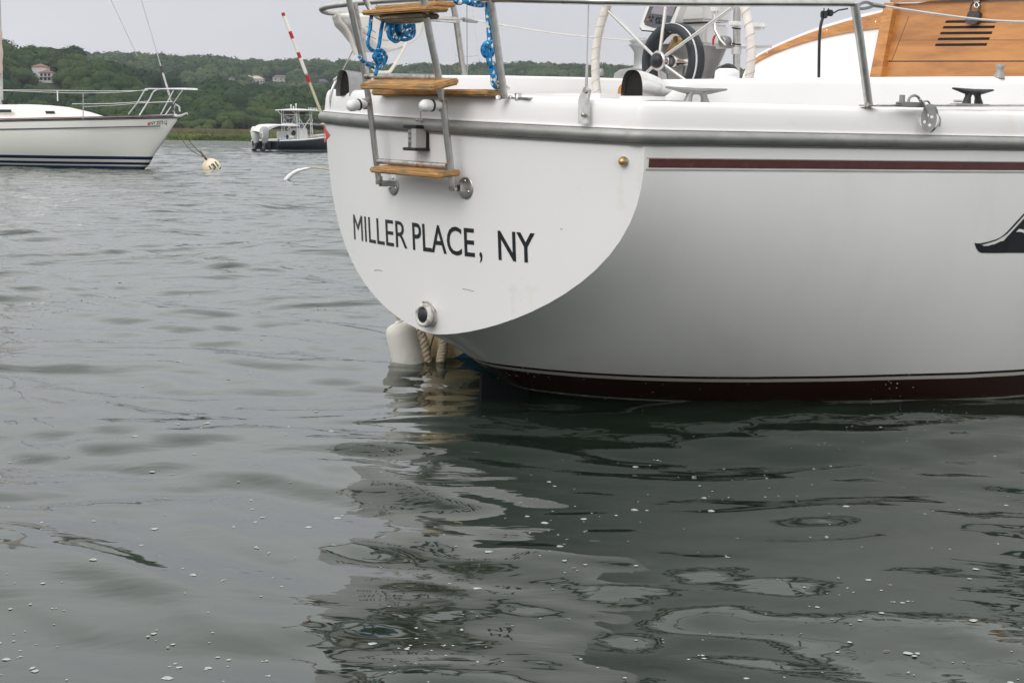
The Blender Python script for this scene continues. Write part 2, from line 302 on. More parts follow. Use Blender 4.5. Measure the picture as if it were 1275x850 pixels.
def water_mat():
    m=bpy.data.materials.new('harbour_water'); m.use_nodes=True; nt=m.node_tree; b=nt.nodes['Principled BSDF']
    b.inputs['Base Color'].default_value=(.040,.053,.041,1); b.inputs['Roughness'].default_value=.03; b.inputs['IOR'].default_value=1.34
    g=N(nt,'ShaderNodeNewGeometry'); 
    sp=N(nt,'ShaderNodeSeparateXYZ'); nt.links.new(g.outputs['Position'],sp.inputs[0])
    # murk varies a little in drifting patches
    nb=N(nt,'ShaderNodeTexNoise'); nb.inputs['Scale'].default_value=.35; nb.inputs['Detail'].default_value=4; nt.links.new(g.outputs['Position'],nb.inputs[0])
    cr=N(nt,'ShaderNodeValToRGB'); cr.color_ramp.elements[0].position=.35; cr.color_ramp.elements[0].color=(.010,.0175,.012,1); cr.color_ramp.elements[1].position=.7; cr.color_ramp.elements[1].color=(.016,.025,.0175,1)
    nt.links.new(nb.outputs[0],cr.inputs[0]); nt.links.new(cr.outputs[0],b.inputs['Base Color'])
    ln=N(nt,'ShaderNodeVectorMath',operation='LENGTH'); nt.links.new(g.outputs['Position'],ln.inputs[0])
    def layer(sc,stretch,det,warp=0.):
        mp=N(nt,'ShaderNodeMapping'); mp.inputs['Scale'].default_value=stretch; mp.inputs['Rotation'].default_value=(0,0,.15); nt.links.new(g.outputs['Position'],mp.inputs[0])
        n=N(nt,'ShaderNodeTexNoise'); n.inputs['Scale'].default_value=sc; n.inputs['Detail'].default_value=det; n.inputs['Roughness'].default_value=.5; n.inputs['Distortion'].default_value=warp
        nt.links.new(mp.outputs[0],n.inputs[0]); return n.outputs[0]
    def mul(a,b_):
        x=N(nt,'ShaderNodeMath',operation='MULTIPLY')
        for i,q in enumerate((a,b_)):
            if isinstance(q,(int,float)): x.inputs[i].default_value=q
            else: nt.links.new(q,x.inputs[i])
        return x.outputs[0]
    def rng_(src,a,b_,c,d):
        x=N(nt,'ShaderNodeMapRange'); x.interpolation_type='SMOOTHSTEP'; 
        for i,q in enumerate((a,b_,c,d)): x.inputs[i+1].default_value=q
        nt.links.new(src,x.inputs[0]); return x.outputs[0]
    fine=layer(9,(.55,1,1),3,.4); mid=layer(2.4,(.5,1,1),4,.6); big=layer(.55,(.5,1,1),5,.3)
    patch=rng_(layer(.5,(.6,1,1),2),.42,.62,.25,1.)
    df=rng_(ln.outputs['Value'],3.,13.,.17,1.); dm=rng_(ln.outputs['Value'],6.,26.,.10,1.); db=rng_(ln.outputs['Value'],22.,60.,0.,1.)
    h=N(nt,'ShaderNodeMath',operation='ADD'); nt.links.new(mul(mul(mul(fine,.011),df),patch),h.inputs[0]); nt.links.new(mul(mul(mid,.078),dm),h.inputs[1])
    h2=N(nt,'ShaderNodeMath',operation='ADD'); nt.links.new(h.outputs[0],h2.inputs[0]); nt.links.new(mul(mul(big,.30),db),h2.inputs[1])
    bp=N(nt,'ShaderNodeBump'); bp.inputs['Strength'].default_value=1; bp.inputs['Distance'].default_value=1.; nt.links.new(h2.outputs[0],bp.inputs['Height']); nt.links.new(bp.outputs[0],b.inputs['Normal'])
    return m
wat=bigmesh('water',np.stack([X.ravel(),Y.ravel(),Z.ravel()],1),fc,water_mat()); tag(wat,kind='structure')

SH=291.
h1=pchip([-600,-300,-209,-200,-194,-188.6,-182,-176,-174,-164.5,-159,-151,-144.7,-140,-129.5,-112,0,700],[29,28,27.5,24.7,24.7,22.8,22.3,20,18.4,18.5,17,15,12.8,10.6,11.6,10.9,9,9])
h2=pchip([-900,-500,-354,-319.5,-285,-231,-198.6,-177,-141,-102,-50,2,54,99,900],[55,53,52,53,51.5,48.9,47.3,48.2,48.7,45.2,46.5,47.8,47.5,47,48])
h1v=np.vectorize(h1);h2v=np.vectorize(h2)
def ss(a,b,x): t=np.clip((x-a)/(b-a),0,1); return t*t*(3-2*t)
def terr(x,y):
    m=-1.2+1.75*ss(SH-3,SH+1.5,y+1.2*np.sin(x*.11)+.7*np.sin(x*.31)); z=m+.5*ss(SH+10,480,y)
    a=h1v(x*(660/np.maximum(y,400)))*ss(478,650,y)*(1-.55*ss(690,860,y))
    z=z+a+(h2v(x*(1300/np.maximum(y,800)))-1.05-a)*ss(850,1300,y)
    return z-14*ss(1320,1600,y)
tx=np.linspace(-1000,1000,200); ty=np.concatenate([np.linspace(SH-4,SH+6,16),np.linspace(SH+10,1650,170)])
TX,TY=np.meshgrid(tx,ty); TZ=terr(TX,TY); ti=np.arange(TX.size).reshape(TX.shape)
tf=np.stack([ti[:-1,:-1],ti[:-1,1:],ti[1:,1:],ti[1:,:-1]],-1).reshape(-1,4)
ground_m=mat('hill_ground',(.030,.045,.02),.95,0,.3,.05,col2=(.05,.05,.03),mask=(.55,.7),mscale=.03)
tag(bigmesh('terrain',np.stack([TX.ravel(),TY.ravel(),TZ.ravel()],1),tf,ground_m),kind='structure')
# marsh grass: blades of cordgrass, brighter at the bank
def grass(name,y0,y1,n,hh,m,xr=None):
    r=np.random.default_rng(5); yy=y0+(y1-y0)*r.random(n)**1.4; px=r.uniform(-40,470,n); xx=(px-CX)/F*yy
    zz=terr(xx,yy); hgt=hh*(.6+.7*r.random(n)); w=.10+.10*r.random(n)+.0006*(yy-SH); a=r.uniform(-.9,.9,n)
    dx=np.cos(a)*w; dy=np.sin(a)*w; lean=r.normal(0,.25,(n,2))
    b0=np.stack([xx-dx,yy-dy,zz-.05],1); b1=np.stack([xx+dx,yy+dy,zz-.05],1); t=np.stack([xx+lean[:,0],yy+lean[:,1],zz+hgt],1); t2=t.copy(); t2[:,0]+=dx*.5; 
    co=np.stack([b0,b1,t2,t],1).reshape(-1,3); return bigmesh(name,co,np.arange(n*4).reshape(-1,4),m,False)
gm1=mat('cordgrass_green',(.135,.19,.040),.8,0,.35,.25); gm2=mat('cordgrass_tan',(.165,.145,.072),.85,0,.3,.06,col2=(.10,.105,.045),mask=(.45,.6),mscale=.04)
tag(grass('marsh_grass',SH-.5,SH+12,36000,.5,gm1),'bright green cordgrass along the edge of the marsh bank','grass',kind='stuff')
tag(grass('dry_marsh_grass',SH+8,476,70000,1.25,gm2),'tan and olive marsh grass behind the green bank','grass',kind='stuff')

# ---------------------------------------------------------------- trees
def leaf_mat(name,c1,c2):
    m=mat(name,c1,.8,0,.12,.6,spec=.1); nt=m.node_tree; b=nt.nodes['Principled BSDF']; src=b.inputs['Base Color'].links[0].from_socket
    g=N(nt,'ShaderNodeNewGeometry'); v=N(nt,'ShaderNodeTexVoronoi'); v.inputs['Scale'].default_value=.07; nt.links.new(g.outputs['Position'],v.inputs[0])
    s=N(nt,'ShaderNodeSeparateColor'); nt.links.new(v.outputs['Color'],s.inputs[0]); oi=N(nt,'ShaderNodeObjectInfo')
    a=N(nt,'ShaderNodeMath',operation='ADD'); nt.links.new(s.outputs[0],a.inputs[0]); nt.links.new(oi.outputs['Random'],a.inputs[1])
    k=N(nt,'ShaderNodeMath',operation='MULTIPLY'); k.inputs[1].default_value=.5; nt.links.new(a.outputs[0],k.inputs[0])
    mx=N(nt,'ShaderNodeMixRGB'); mx.inputs[2].default_value=(*c2,1); nt.links.new(k.outputs[0],mx.inputs[0]); nt.links.new(src,mx.inputs[1]); nt.links.new(mx.outputs[0],b.inputs['Base Color']); return m
leafm=[leaf_mat('oak_leaves',(.017,.041,.015),(.046,.078,.024)),leaf_mat('light_leaves',(.028,.056,.018),(.066,.092,.030)),leaf_mat('dark_leaves',(.011,.028,.012),(.028,.052,.019))]
barkm=mat('bark',(.12,.10,.08),.9)
def crown_arrays(seed,nf,leaf,rad=1.,ht=1.):
    r=np.random.default_rng(seed); L=[]
    nl=9
    cs=[(0,0,.62,.36)]+[(.42*math.cos(a)*r.uniform(.6,1.15),.42*math.sin(a)*r.uniform(.6,1.15),r.uniform(.36,.78),r.uniform(.2,.33)) for a in np.linspace(0,6.283,nl,endpoint=False)]+[(r.normal(0,.12),r.normal(0,.12),.82,.2)]
    cs=np.array(cs); w=cs[:,3]**2; w/=w.sum(); k=r.choice(len(cs),nf,p=w)
    v=r.normal(size=(nf,3)); v/=np.linalg.norm(v,axis=1)[:,None]; v[:,2]=np.where(r.random(nf)<.5,np.abs(v[:,2]),v[:,2])
    rad_=cs[k,3]*(1+r.normal(0,.07,nf)-.25*(r.random(nf)<.25)); c=cs[k,:3]+v*rad_[:,None]
    n=v+r.normal(0,.28,(nf,3)); n/=np.linalg.norm(n,axis=1)[:,None]
    a=np.cross(n,r.normal(size=(nf,3))); a/=np.linalg.norm(a,axis=1)[:,None]; b=np.cross(n,a); s=leaf*(.5+.8*r.random(nf))[:,None]
    q=np.stack([c-a*s,c-b*s*.8,c+a*s,c+b*s*.8],1)
    nu,nv=(10,6) if nf>1000 else (7,4); cores=[]
    for L_ in (cs if nf>1000 else cs[:7]):
        u=np.linspace(0,2*np.pi,nu+1); w_=np.linspace(0,np.pi,nv+1); uu,ww=np.meshgrid(u,w_); rr=L_[3]*.93*(1+.07*np.sin(3*uu+L_[0]*50)*np.sin(2*ww+L_[1]*40)); 
        P=np.stack([L_[0]+rr*np.sin(ww)*np.cos(uu),L_[1]+rr*np.sin(ww)*np.sin(uu),L_[2]+rr*np.cos(ww)],-1)
        cores.append(np.stack([P[:-1,:-1],P[1:,:-1],P[1:,1:],P[:-1,1:]],2).reshape(-1,4,3))
    return np.concatenate([q]+cores)   # unit crown, z 0..1
protos=[]
for i in range(7):
    q=crown_arrays(100+i,2200,.030); o=bigmesh('crown_proto',q.reshape(-1,3),np.arange(len(q)*4).reshape(-1,4),leafm[i%3],False); COL.objects.unlink(o); protos.append(o.data); bpy.data.objects.remove(o)
tm=MB(); tm.tube([(0,0,-.1),(.01,0,.2),(-.01,.01,.45),(0,0,.75)],[.028,.022,.016,.006],7)
for a in range(5): tm.tube([(0,0,.3+.06*a),(.14*math.cos(a*2.2),.14*math.sin(a*2.2),.45+.06*a),(.27*math.cos(a*2.2),.27*math.sin(a*2.2),.55+.06*a)],[.012,.009,.004],5)
trunk0=tm.build('trunk',barkm); trunkme=trunk0.data; COL.objects.unlink(trunk0); bpy.data.objects.remove(trunk0)
houses_xy=[]
HS=[ # px of centre, Y, width m, label
 ('large white waterside house with red roofs and tall windows on the wooded hill',53,652),
 ('grey gabled shore house behind the black motorboat',356,486),
 ('big cream house with pale gable high on the far wooded ridge',318,1205),
 ('small white house among far trees left of the cream house',288,1190),
 ('long pale roofed house among far trees right of the cream house',350,1215),
 ('low grey roofed house on far slope just left of the sailboat stern',400,1100),
 ('tiny flat white house on far slope above the moored sailboat bow',224,1150)]
HB_=[101,160,106,105,102,107,104]; HW_=[14,16,9,4,10,9,5]
HS2=[]
for (l,px,Yh),bp_ in zip(HS,(101,160,108,106,104,109,105)):
    best=None
    for Yq in np.arange(484,1300,3):
        x_=(px-CX)/F*Yq; pyq=172+.0122*(px-CX)-(float(terr(np.array(x_),np.array(Yq)))-HC)/Yq*F
        if abs(Yq-Yh)<330 and (best is None or abs(pyq-bp_)<best[0]): best=(abs(pyq-bp_),float(Yq))
    HS2.append((l,px,best[1]))
HS=HS2
for l,px,Yh in HS: houses_xy.append(((px-CX)/F*Yh,Yh))
pts=[]
r=np.random.default_rng(3)
def pxw(x,y): return CX+F*x/y
y=482.
while y<1335:
    st=9.4 if y<690 else 10.5; xlo,xhi=(-30-CX)/F*y,((430 if y<1150 else 1010)-CX)/F*y
    x=xlo
    while x<xhi:
        X_=x+r.uniform(-3,3); Y_=y+r.uniform(-3,3); ok=True
        H_=r.uniform(7.5,13.5)*(1 if y<700 else 1.12)
        if y<700: H_*=.82+.36*math.sin(X_*.083+1)*math.sin(Y_*.06+X_*.02)
        z=float(terr(np.array(X_),np.array(Y_))); pt=172+.0122*(pxw(X_,Y_)-CX)-(z+H_*.88-HC)/Y_*F
        for (hx,hy),hb_,hw_ in zip(houses_xy,HB_,HW_):
            if abs(pxw(X_,Y_)-pxw(hx,hy))<hw_+H_*.34*F/Y_ and Y_<hy+5 and pt<hb_-2: ok=False
            if math.hypot(X_-hx,Y_-hy-3)<8: ok=False
        if ok: pts.append((X_,Y_,H_,z))
        x+=st
    y+=st
pts.sort(key=lambda p:p[1])
ind=pts[:300]; rest=pts[300:]
trees=0
for i,(x,y,H_,z) in enumerate(ind):
    H_*=(1 if y>500 else .85)
    t=thing('tree','broad leafy green tree in the dense wood on the near shore hill','tree',(x,y,z-.3),group='trees on the near shore hill')
    me=protos[r.integers(7)]; c=bpy.data.objects.new('crown',me); COL.objects.link(c); c.parent=t
    wd=(H_*.55+6.0)*r.uniform(.85,1.2); c.scale=(wd,wd,H_); c.rotation_euler=(0,0,r.uniform(0,6.28)); c.location=(0,0,-.12*H_)
    k=bpy.data.objects.new('trunk',trunkme); COL.objects.link(k); k.parent=t; k.scale=(H_,H_,H_)
allq=[[],[],[]]
for i,(x,y,H_,z) in enumerate(rest):
    far=y>850
    q=crown_arrays(1000+i%40,200 if far else 420,.062 if far else .05); wd=(H_*.5+6.5)*r.uniform(.9,1.2); a=r.uniform(0,6.28)
    ca,sa=math.cos(a),math.sin(a); R=np.array([[ca,sa,0],[-sa,ca,0],[0,0,1]]); q=(q.reshape(-1,3)@R)*np.array([wd,wd,H_])+np.array([x,y,z-.12*H_]); allq[r.integers(3)].append(q)
names=(('distant_wood','mid green mass of trees covering the far ridge and slopes'),('distant_light_wood','paler green tree crowns scattered through the far wood'),('distant_dark_wood','darker green tree crowns scattered through the far wood'))
for k in range(3):
    q=np.concatenate(allq[k]); tag(bigmesh(names[k][0],q,np.arange(len(q)).reshape(-1,4),leafm[k],False),names[k][1],'woodland',kind='stuff')

# ---------------------------------------------------------------- houses
hw=mat('house_white',(.50,.49,.48),.7,0,.06,1); hcream=mat('house_cream',(.42,.38,.32),.7,0,.06,1); hgrey=mat('house_grey',(.13,.135,.15),.8,0,.1,1)
roofr=mat('roof_red_brown',(.23,.10,.070),.8,0,.15,2); roofg=mat('roof_grey',(.10,.10,.11),.8,0,.15,2); winm=mat('window_glass',(.03,.035,.045),.08,0,.2,1)
def hip(mb,c,wx,wy,z0,h,ov=.5):
    x,y=c; a=[(x-wx/2-ov,y-wy/2-ov,z0),(x+wx/2+ov,y-wy/2-ov,z0),(x+wx/2+ov,y+wy/2+ov,z0),(x-wx/2-ov,y+wy/2+ov,z0)]; k=max(wx/2-wy/2,0.1)
    t=[(x-k,y,z0+h),(x+k,y,z0+h)]; mb.add(a+t,[[0,1,5,4],[2,3,4,5],[1,2,5],[3,0,4],[3,2,1,0]],False)
def house(i,wallm,rm,blocks,wins,py_base):
    l,px,Yh=HS[i]; p=atY(px,py_base,Yh); p.z=float(terr(np.array(p.x),np.array(p.y)))+1.2; t=thing('house',l,'house',p); OFF[t.name]=Vector()
    w=MB(); rf=MB()
    for (x,y,wx,wy,z0,z1,rh) in blocks:
        w.box((x,y,(z0+z1)/2),(wx,wy,z1-z0)); hip(rf,(x,y),wx,wy,z1+.003,rh)
    w.build('wall',wallm,t); rf.build('roof',rm,t)
    for (x,y,z,a,b) in wins:
        f=MB(); f.box((x,y-.04,z),(a+.24,.10,b+.24)); fo=f.build('window',hw,t); g=MB(); g.box((x,y-.10,z),(a,.06,b)); g.build('pane',winm,fo)
    return t
h=house(0,hw,roofr,[(-1.6,3,6.5,7,-6,6.3,1.7),(2.4,0,6.2,7,-6,3.4,1.4)],[(x,-3.5,z,1.2,1.3) for x in (.6,2.4,4.2) for z in (.3,2.3)]+[(-3.6,-.5,z,1.0,1.2) for z in (.8,2.6)],101)
h.scale=(.78,.78,.74); h.location.z-=.8
m=MB()
for x in (-.7,1.3,3.3,5.3): m.box((x,-4.4,-.1),(.2,.2,3.0))
m.box((2.4,-4.0,-1.6),(6.6,1.2,.15)); m.box((2.4,-4.0,1.3),(6.6,1.2,.15)); m.build('balcony',hw,h)
house(1,hgrey,roofg,[(-1.2,3,5.5,6,-3,1.6,1.7),(3.0,2,2.0,5,-3,1.9,1.0)],[(x,-.05,1.2,.9,1.0) for x in (-3.0,-1.2,.6)],160)
house(2,hcream,hcream,[(0,4,11,8,-5,3.6,2.2),(-4.5,1,4,6,-5,4.6,1.6)],[(x,-.05,1.6,1.2,1.3) for x in (-.6,2,4)],110)
house(3,hw,roofg,[(0,2,4,5,-4,2.6,1.4)],[(0,-.55,1.2,1.,1.)],107)
house(4,hcream,roofg,[(0,2,12,5,-5,2.4,1.6)],[(x,-.55,1.,1.,1.) for x in (-4,0,4)],104)
house(5,hgrey,roofg,[(0,2,10,6,-5,1.8,2.2)],[(x,-1.05,.6,1.,1.) for x in (-3,0,3)],109)
house(6,hw,roofg,[(0,2,6,4,-4,1.9,.5)],[(0,-.05,.6,1.,.8)],104)

# ---------------------------------------------------------------- haze (even air)
hb=MB(); hb.box((0,830,52),(2100,1780,118)); hm=bpy.data.materials.new('haze_air'); hm.use_nodes=True; nt=hm.node_tree; nt.nodes.clear()
pv=N(nt,'ShaderNodeVolumePrincipled'); pv.inputs['Color'].default_value=(.80,.86,.95,1); pv.inputs['Density'].default_value=.00013
oo=N(nt,'ShaderNodeOutputMaterial'); nt.links.new(pv.outputs[0],oo.inputs['Volume'])
hz=hb.build('haze',hm); tag(hz,'thin pale haze in the air over the harbour','haze',kind='stuff')
# ================================================================ MAIN SAILBOAT (local frame: s forward, b port, z up from the waterline)
boat=thing('sailboat','large white sailboat with hailing port lettering on its transom, cut off by the right edge','sailboat',(0,0,0),BM)
Kp=pchip([.054,.154,.327,.461,.585,1.0,1.6,2.2,3.5,5,6.8,8.2,8.8,9.15],[.287,.247,.159,.074,-.004,-.22,-.47,-.62,-.70,-.66,-.45,-.02,.72,1.36])
Bp=pchip([.217,.9,1.97,3,4.5,6,7.5,8.5,9.2],[1.083,1.255,1.50,1.61,1.66,1.45,.95,.42,.04])
def zr(s,b): return 1.15+.022*max(min(b,1.1),-1.1)+.028*max(0,(s-3))*max(0,(s-3))/4   # rail height
ep=pchip([0,1.0,1.6,2.2,4,6,9.2],[1.,.98,.92,.62,.55,.7,1.])
def fT(t): return max(0,(1-(1-t)**2.58))**(1/1.5)
TT=[0,.004,.012,.025,.045,.07,.10,.14,.18,.23,.28,.34,.40,.47,.54,.62,.70,.78,.86,.93,1.0]
def hullpt(f,t,side,ext=None):   # f in 0..1 blends transom -> s=1 ; ext = absolute station beyond 1
    if ext is None:
        sc=.054+(1.0-.054)*f; sr=.217+(1-.217)*f
    else: sc=sr=ext
    K=Kp(sc); B=Bp(sr); R=zr(sr,side*1.1); z=K+t*(R-K); b=B*fT(t)**ep(sc)
    if ext is None: s=TS(b if f==0 else Bp(.217)*fT(t),.287+t*(R-.287)); s=s+(1-s)*f
    else: s=ext
    return Vector((s,side*b,z))
hm_=MB(); ST=[(f,None) for f in (0,.06,.14,.24,.36,.5,.66,.82)]+[(1,e_) for e_ in (1.0,1.2,1.45,1.7,1.95,2.2,2.5,2.9,3.4,4,4.6,5.3,6,6.7,7.3,7.9,8.3,8.7,9.0,9.15)]
for side in (-1,1):
    rows=[]
    for f,e_ in ST: rows.append([hullpt(f,t,side,e_) for t in TT])
    if side==1: rows=[r_[::-1] for r_ in rows]
    hm_.grid(rows)
hull=hm_.build('hull',hullm,boat,merge=.0004)
bm=bmesh.new(); bm.from_mesh(hull.data); HB=BVHTree.FromBMesh(bm); bm.free()
def hullhit(px,py,off=.0015):
    loc,nor,i,d=HB.ray_cast(CAML,rl(px,py).normalized()); 
    if nor.y>0: nor=-nor
    return loc+nor*off
def side(s,z,off=.0015,sg=-1):
    loc,nor,i,d=HB.ray_cast(Vector((s,sg*4,z)),Vector((0,-sg,0)))
    if nor is None: return None
    if nor.y*sg<0: nor=-nor
    return loc+nor*off
tmb=MB(); rows=[]
for t in TT:
    L_=hullpt(0,t,-1); z=L_.z; bb=abs(L_.y); zl=hullpt(0,t,1).z
    row=[]
    for k in range(33):
        q=-1+2*k/32; b=bb*q; zz=z+(zl-z)*(q+1)/2; row.append(Vector((TS(b,zz if t<1 else zz),b,zz)))
    rows.append(row)
tmb.grid(rows); tmb.build('transom',transm,boat)

# rail path: port quarter, across the stern, starboard side
path=[]
for s in (8.9,8.3,7.5,6.5,5.5,4.5,3.5,2.6,2.0,1.5,1.1,.8,.55,.38): path.append((s,Bp(s)))
for b in np.linspace(1.083,-1.083,41): path.append((TS(b,1.15),b))
for s in (.38,.55,.8,1.1,1.5,2.0,2.6,3.5,4.5,5.5,6.5,7.5,8.3,8.9): path.append((s,-Bp(s)))
# soften the two quarter corners
pp=[Vector((a,b,0)) for a,b in path]; pp=smoothpts(pp,4)
for _ in range(1): pp=[pp[0]]+[(pp[i-1]+pp[i]*2+pp[i+1])/4 for i in range(1,len(pp)-1)]+[pp[-1]]
def sweep(mb,prof,smooth=True,path=pp,sc=1.0):
    rows=[]
    n=len(path)
    for i,p in enumerate(path):
        t=(path[min(i+1,n-1)]-path[max(i-1,0)]).normalized(); o=Vector((-t.y,t.x,0))   # outward
        if o.dot(p-Vector((4,0,0)))<0: o=-o
        z=zr(p.x,p.y); rows.append([p+o*a+Vector((0,0,z+u)) for a,u in prof])
    mb.grid(rows,smooth); return mb
rb=MB(); sweep(rb,[(-.012,-.026),(.004,-.026),(.018,-.021),(.028,-.010),(.031,.002),(.028,.013),(.018,.021),(.003,.0245),(-.012,.0245)]); rub=rb.build('rub_rail',railmetal,boat)
lp=MB(); sweep(lp,[(-.014,-.032),(.006,-.032),(.007,-.027),(-.014,-.027)]); lp.build('sealant_bead',mat('sealant',(.22,.21,.2),.7),rub)
lp=MB(); sweep(lp,[(-.014,.0245),(.010,.0245),(.010,.029),(-.014,.029)]); lp.build('rail_top_lip',gel,rub)
jt=MB()
q=tr(523,146,.036); jt.box((q.x+.003,q.y,q.z),(.004,.005,.048)); 
for px in (519,524.5): q=tr(px,149.5,.036); jt.lathe([(.007,0),(.006,.003),(0,.004)],q+Vector((.001,0,0)),(-1,0,0),12)
jt.build('rail_joint',steelrust,rub)
gw=MB(); inner=[(-.012,.027),(.001,.028),(.0015,.03),(-.004,.085),(-.009,.108),(-.018,.122),(-.032,.128),(-.10,.131),(-.34,.134)]
sweep(gw,inner); deck=gw.build('gunwale',gel,boat)
# cockpit well floor and foredeck so the boat is closed when seen from above
dk=MB(); sd=[(s,max(Bp(s)-.33,.02)) for s in (2.9,3.4,4,4.6,5.3,6,6.7,7.3,7.9,8.3,8.9)]
dk.grid([[Vector((s,-b,zr(s,0)+.134)),Vector((s,0,zr(s,0)+.15)),Vector((s,b,zr(s,0)+.134))] for s,b in sd])
dk.box((1.65,0,.72),(3.0,1.5,.02)); 
for sg in (-1,1): dk.grid([[Vector((s,sg*min(.74,Bp(max(s,.2))-.33),z)) for s in (.3,.6,1.0,1.5,2.,2.5,3.1)] for z in (.72,1.284)])
dk.grid([[Vector((.3,b,z)) for b in (-.74,.74)] for z in (.72,1.284)])
dk.build('deck',gel,boat)

# cove stripe on the side
cv=MB(); zt,zb=[],[]
def strip(mb,s0,s1,za,zb_,n=40,off=.0018):
    r1,r2=[],[]
    for i in range(n+1):
        s=s0+(s1-s0)*i/n; R=zr(s,-1.1); a=side(s,R+za,off); b=side(s,R+zb_,off)
        r1.append(a); r2.append(b)
    mb.grid([r1,r2])
q=hullhit(803,197.5); R0=zr(q.x,-1.1); za=q.z-R0; q2=hullhit(803,208.5); zb_=q2.z-R0
S0=max(q.x,.24)
strip(cv,S0,6.0,za,zb_); cv.build('cove_stripe',maroonm,boat)
cv=MB(); strip(cv,S0-.01,6.0,za+.0035,za+.001,40,.0022); strip(cv,S0-.01,6.0,zb_-.005,zb_-.0105,40,.0022); cv.build('cove_pinstripe',mat('pinstripe',(.30,.32,.30),.4),boat)

# lettering on the transom
def text_on(parent,name,body,b0,b1,z0,z1,m,off=.0016,weight=0.0,tilt=0.0):
    cu=bpy.data.curves.new('t','FONT'); cu.body=body; cu.resolution_u=4; cu.offset=weight; ob=bpy.data.objects.new('t',cu); COL.objects.link(ob)
    dg=bpy.context.evaluated_depsgraph_get(); me=bpy.data.meshes.new_from_object(ob.evaluated_get(dg)); bpy.data.objects.remove(ob)
    c=[x.co.copy() for x in me.vertices]; x0=min(v.x for v in c);x1=max(v.x for v in c); return me,c,x0,x1
def letters(name,body,b0,b1,z0,z1,wt=0):
    me,c,x0,x1=text_on(None,name,body,0,0,0,0,None,weight=wt)
    base=0.0; cap=.729
    mb=MB(); vs=[]
    for v in c:
        b=b0+(b1-b0)*(v.x-x0)/(x1-x0); z=z0+(z1-z0)*(v.y-base)/cap; vs.append(Vector((TS(b,z)-.0016,b,z)))
    mb.add(vs,[list(p.vertices) for p in me.polygons],False); return mb
LZ0,LZ1=.632,.751
txt=MB()
for body,b0,b1,wt in (('MILLER',.683,.149,.001),('PLACE',.105,-.302,.008),(',',-.328,-.344,.008),('NY',-.432,-.617,.013)):
    letters('hailing_port',body,b0,b1,LZ0,LZ1,wt).build('hailing_port_lettering',blk,boat)
g=MB()
for pts_ in ([(466,336.5),(471,336),(476,337)],[(576,359.5),(583,360.5),(590,362.5)],[(698,186+98),(699,286),(700,285)]): g.tube([tr(x,y,.0008) for x,y in pts_],.0011,5)
g.build('scuff_mark',mat('scuff',(.22,.21,.20),.8),boat)
# emblem on the side (black scroll-like mark that runs out of the frame)
def pxpoly(pts,k=9.45,x0=1195,y0=240): return [hullhit(x0+x/k,y0+y/k,.0016) for x,y in pts]
e1=[(168,585),(195,594),(240,594),(330,575),(430,545),(480,520),(510,498),(560,452),(660,342),(756,238),(900,80),(900,108),(756,266),(660,372),(560,478),(515,512),(480,532),(430,560),(330,592),(280,606),(240,606),(190,600)]
e2=[(170,590),(190,600),(240,606),(265,612),(275,625),(345,622),(360,612),(400,606),(440,588),(480,570),(512,566),(560,512),(640,425),(756,300),(900,150),(1100,0),(1100,500),(900,480),(756,475),(725,462),(690,458),(650,464),(620,488),(590,528),(560,575),(530,614),(545,640),(520,672),(590,660),(650,652),(756,650),(1100,655),(1100,712),(756,707),(560,707),(400,709),(250,706),(215,685),(192,650)]
em=MB(); em.poly(pxpoly(e1)); em.poly(pxpoly(e2)); em.build('side_emblem',blk,boat)
# red pennant decal at the port quarter
dc=MB(); P_=[tr(403.2,157,.002),tr(411,168.5,.002),tr(403.6,178.5,.002)]; dc.poly(P_); d_=dc.build('pennant_decal',redm,boat)
dc=MB(); dc.poly([tr(404.2,164,.004),tr(406,171.5,.004),tr(404,173.5,.004)]); dc.build('white_mark',white,d_)

# small fittings on the transom
fb=MB(); q=tr(777,201,0); nrm=Vector((-1,0,0)); n2=Vector((-1,2*CC*q.y,0)).normalized()
fb.lathe([(.019,0),(.019,.006),(.015,.010)],q,n2,20); pl=fb.build('filler_plate',steel,boat); fb=MB(); fb.lathe([(.013,.009),(.016,.014),(.013,.022),(.005,.027),(0,.0275)],q,n2,20); fb.build('brass_knob',brass,pl)
# round cockpit drain outlet with hose clamp
q=tr(536,392,0); n2=Vector((-1,-.12,.05)).normalized(); g=MB()
g.lathe([(.047,0),(.048,.02),(.044,.022),(.044,.026),(.049,.028),(.049,.042),(.043,.048),(.034,.049),(.032,.030)],q,n2,32,ring=True); ex=g.build('exhaust_outlet',mat('dirty_white_ring',(.62,.60,.57),.5,0,.1,30,col2=(.16,.13,.10),mask=(.52,.66),mscale=30),boat)
g=MB(); g.lathe([(.033,.028),(.031,.044),(.022,.050),(0,.052)],q,n2,24); g.build('outlet_plug',blackp,ex)
g=MB(); g.lathe([(.0495,.021),(.051,.021),(.051,.028),(.0495,.028)],q,n2,32,ring=True); g.box(q+n2*.024+Vector((0,.005,.052)),(.012,.03,.008)); g.build('hose_clamp',steelrust,ex)
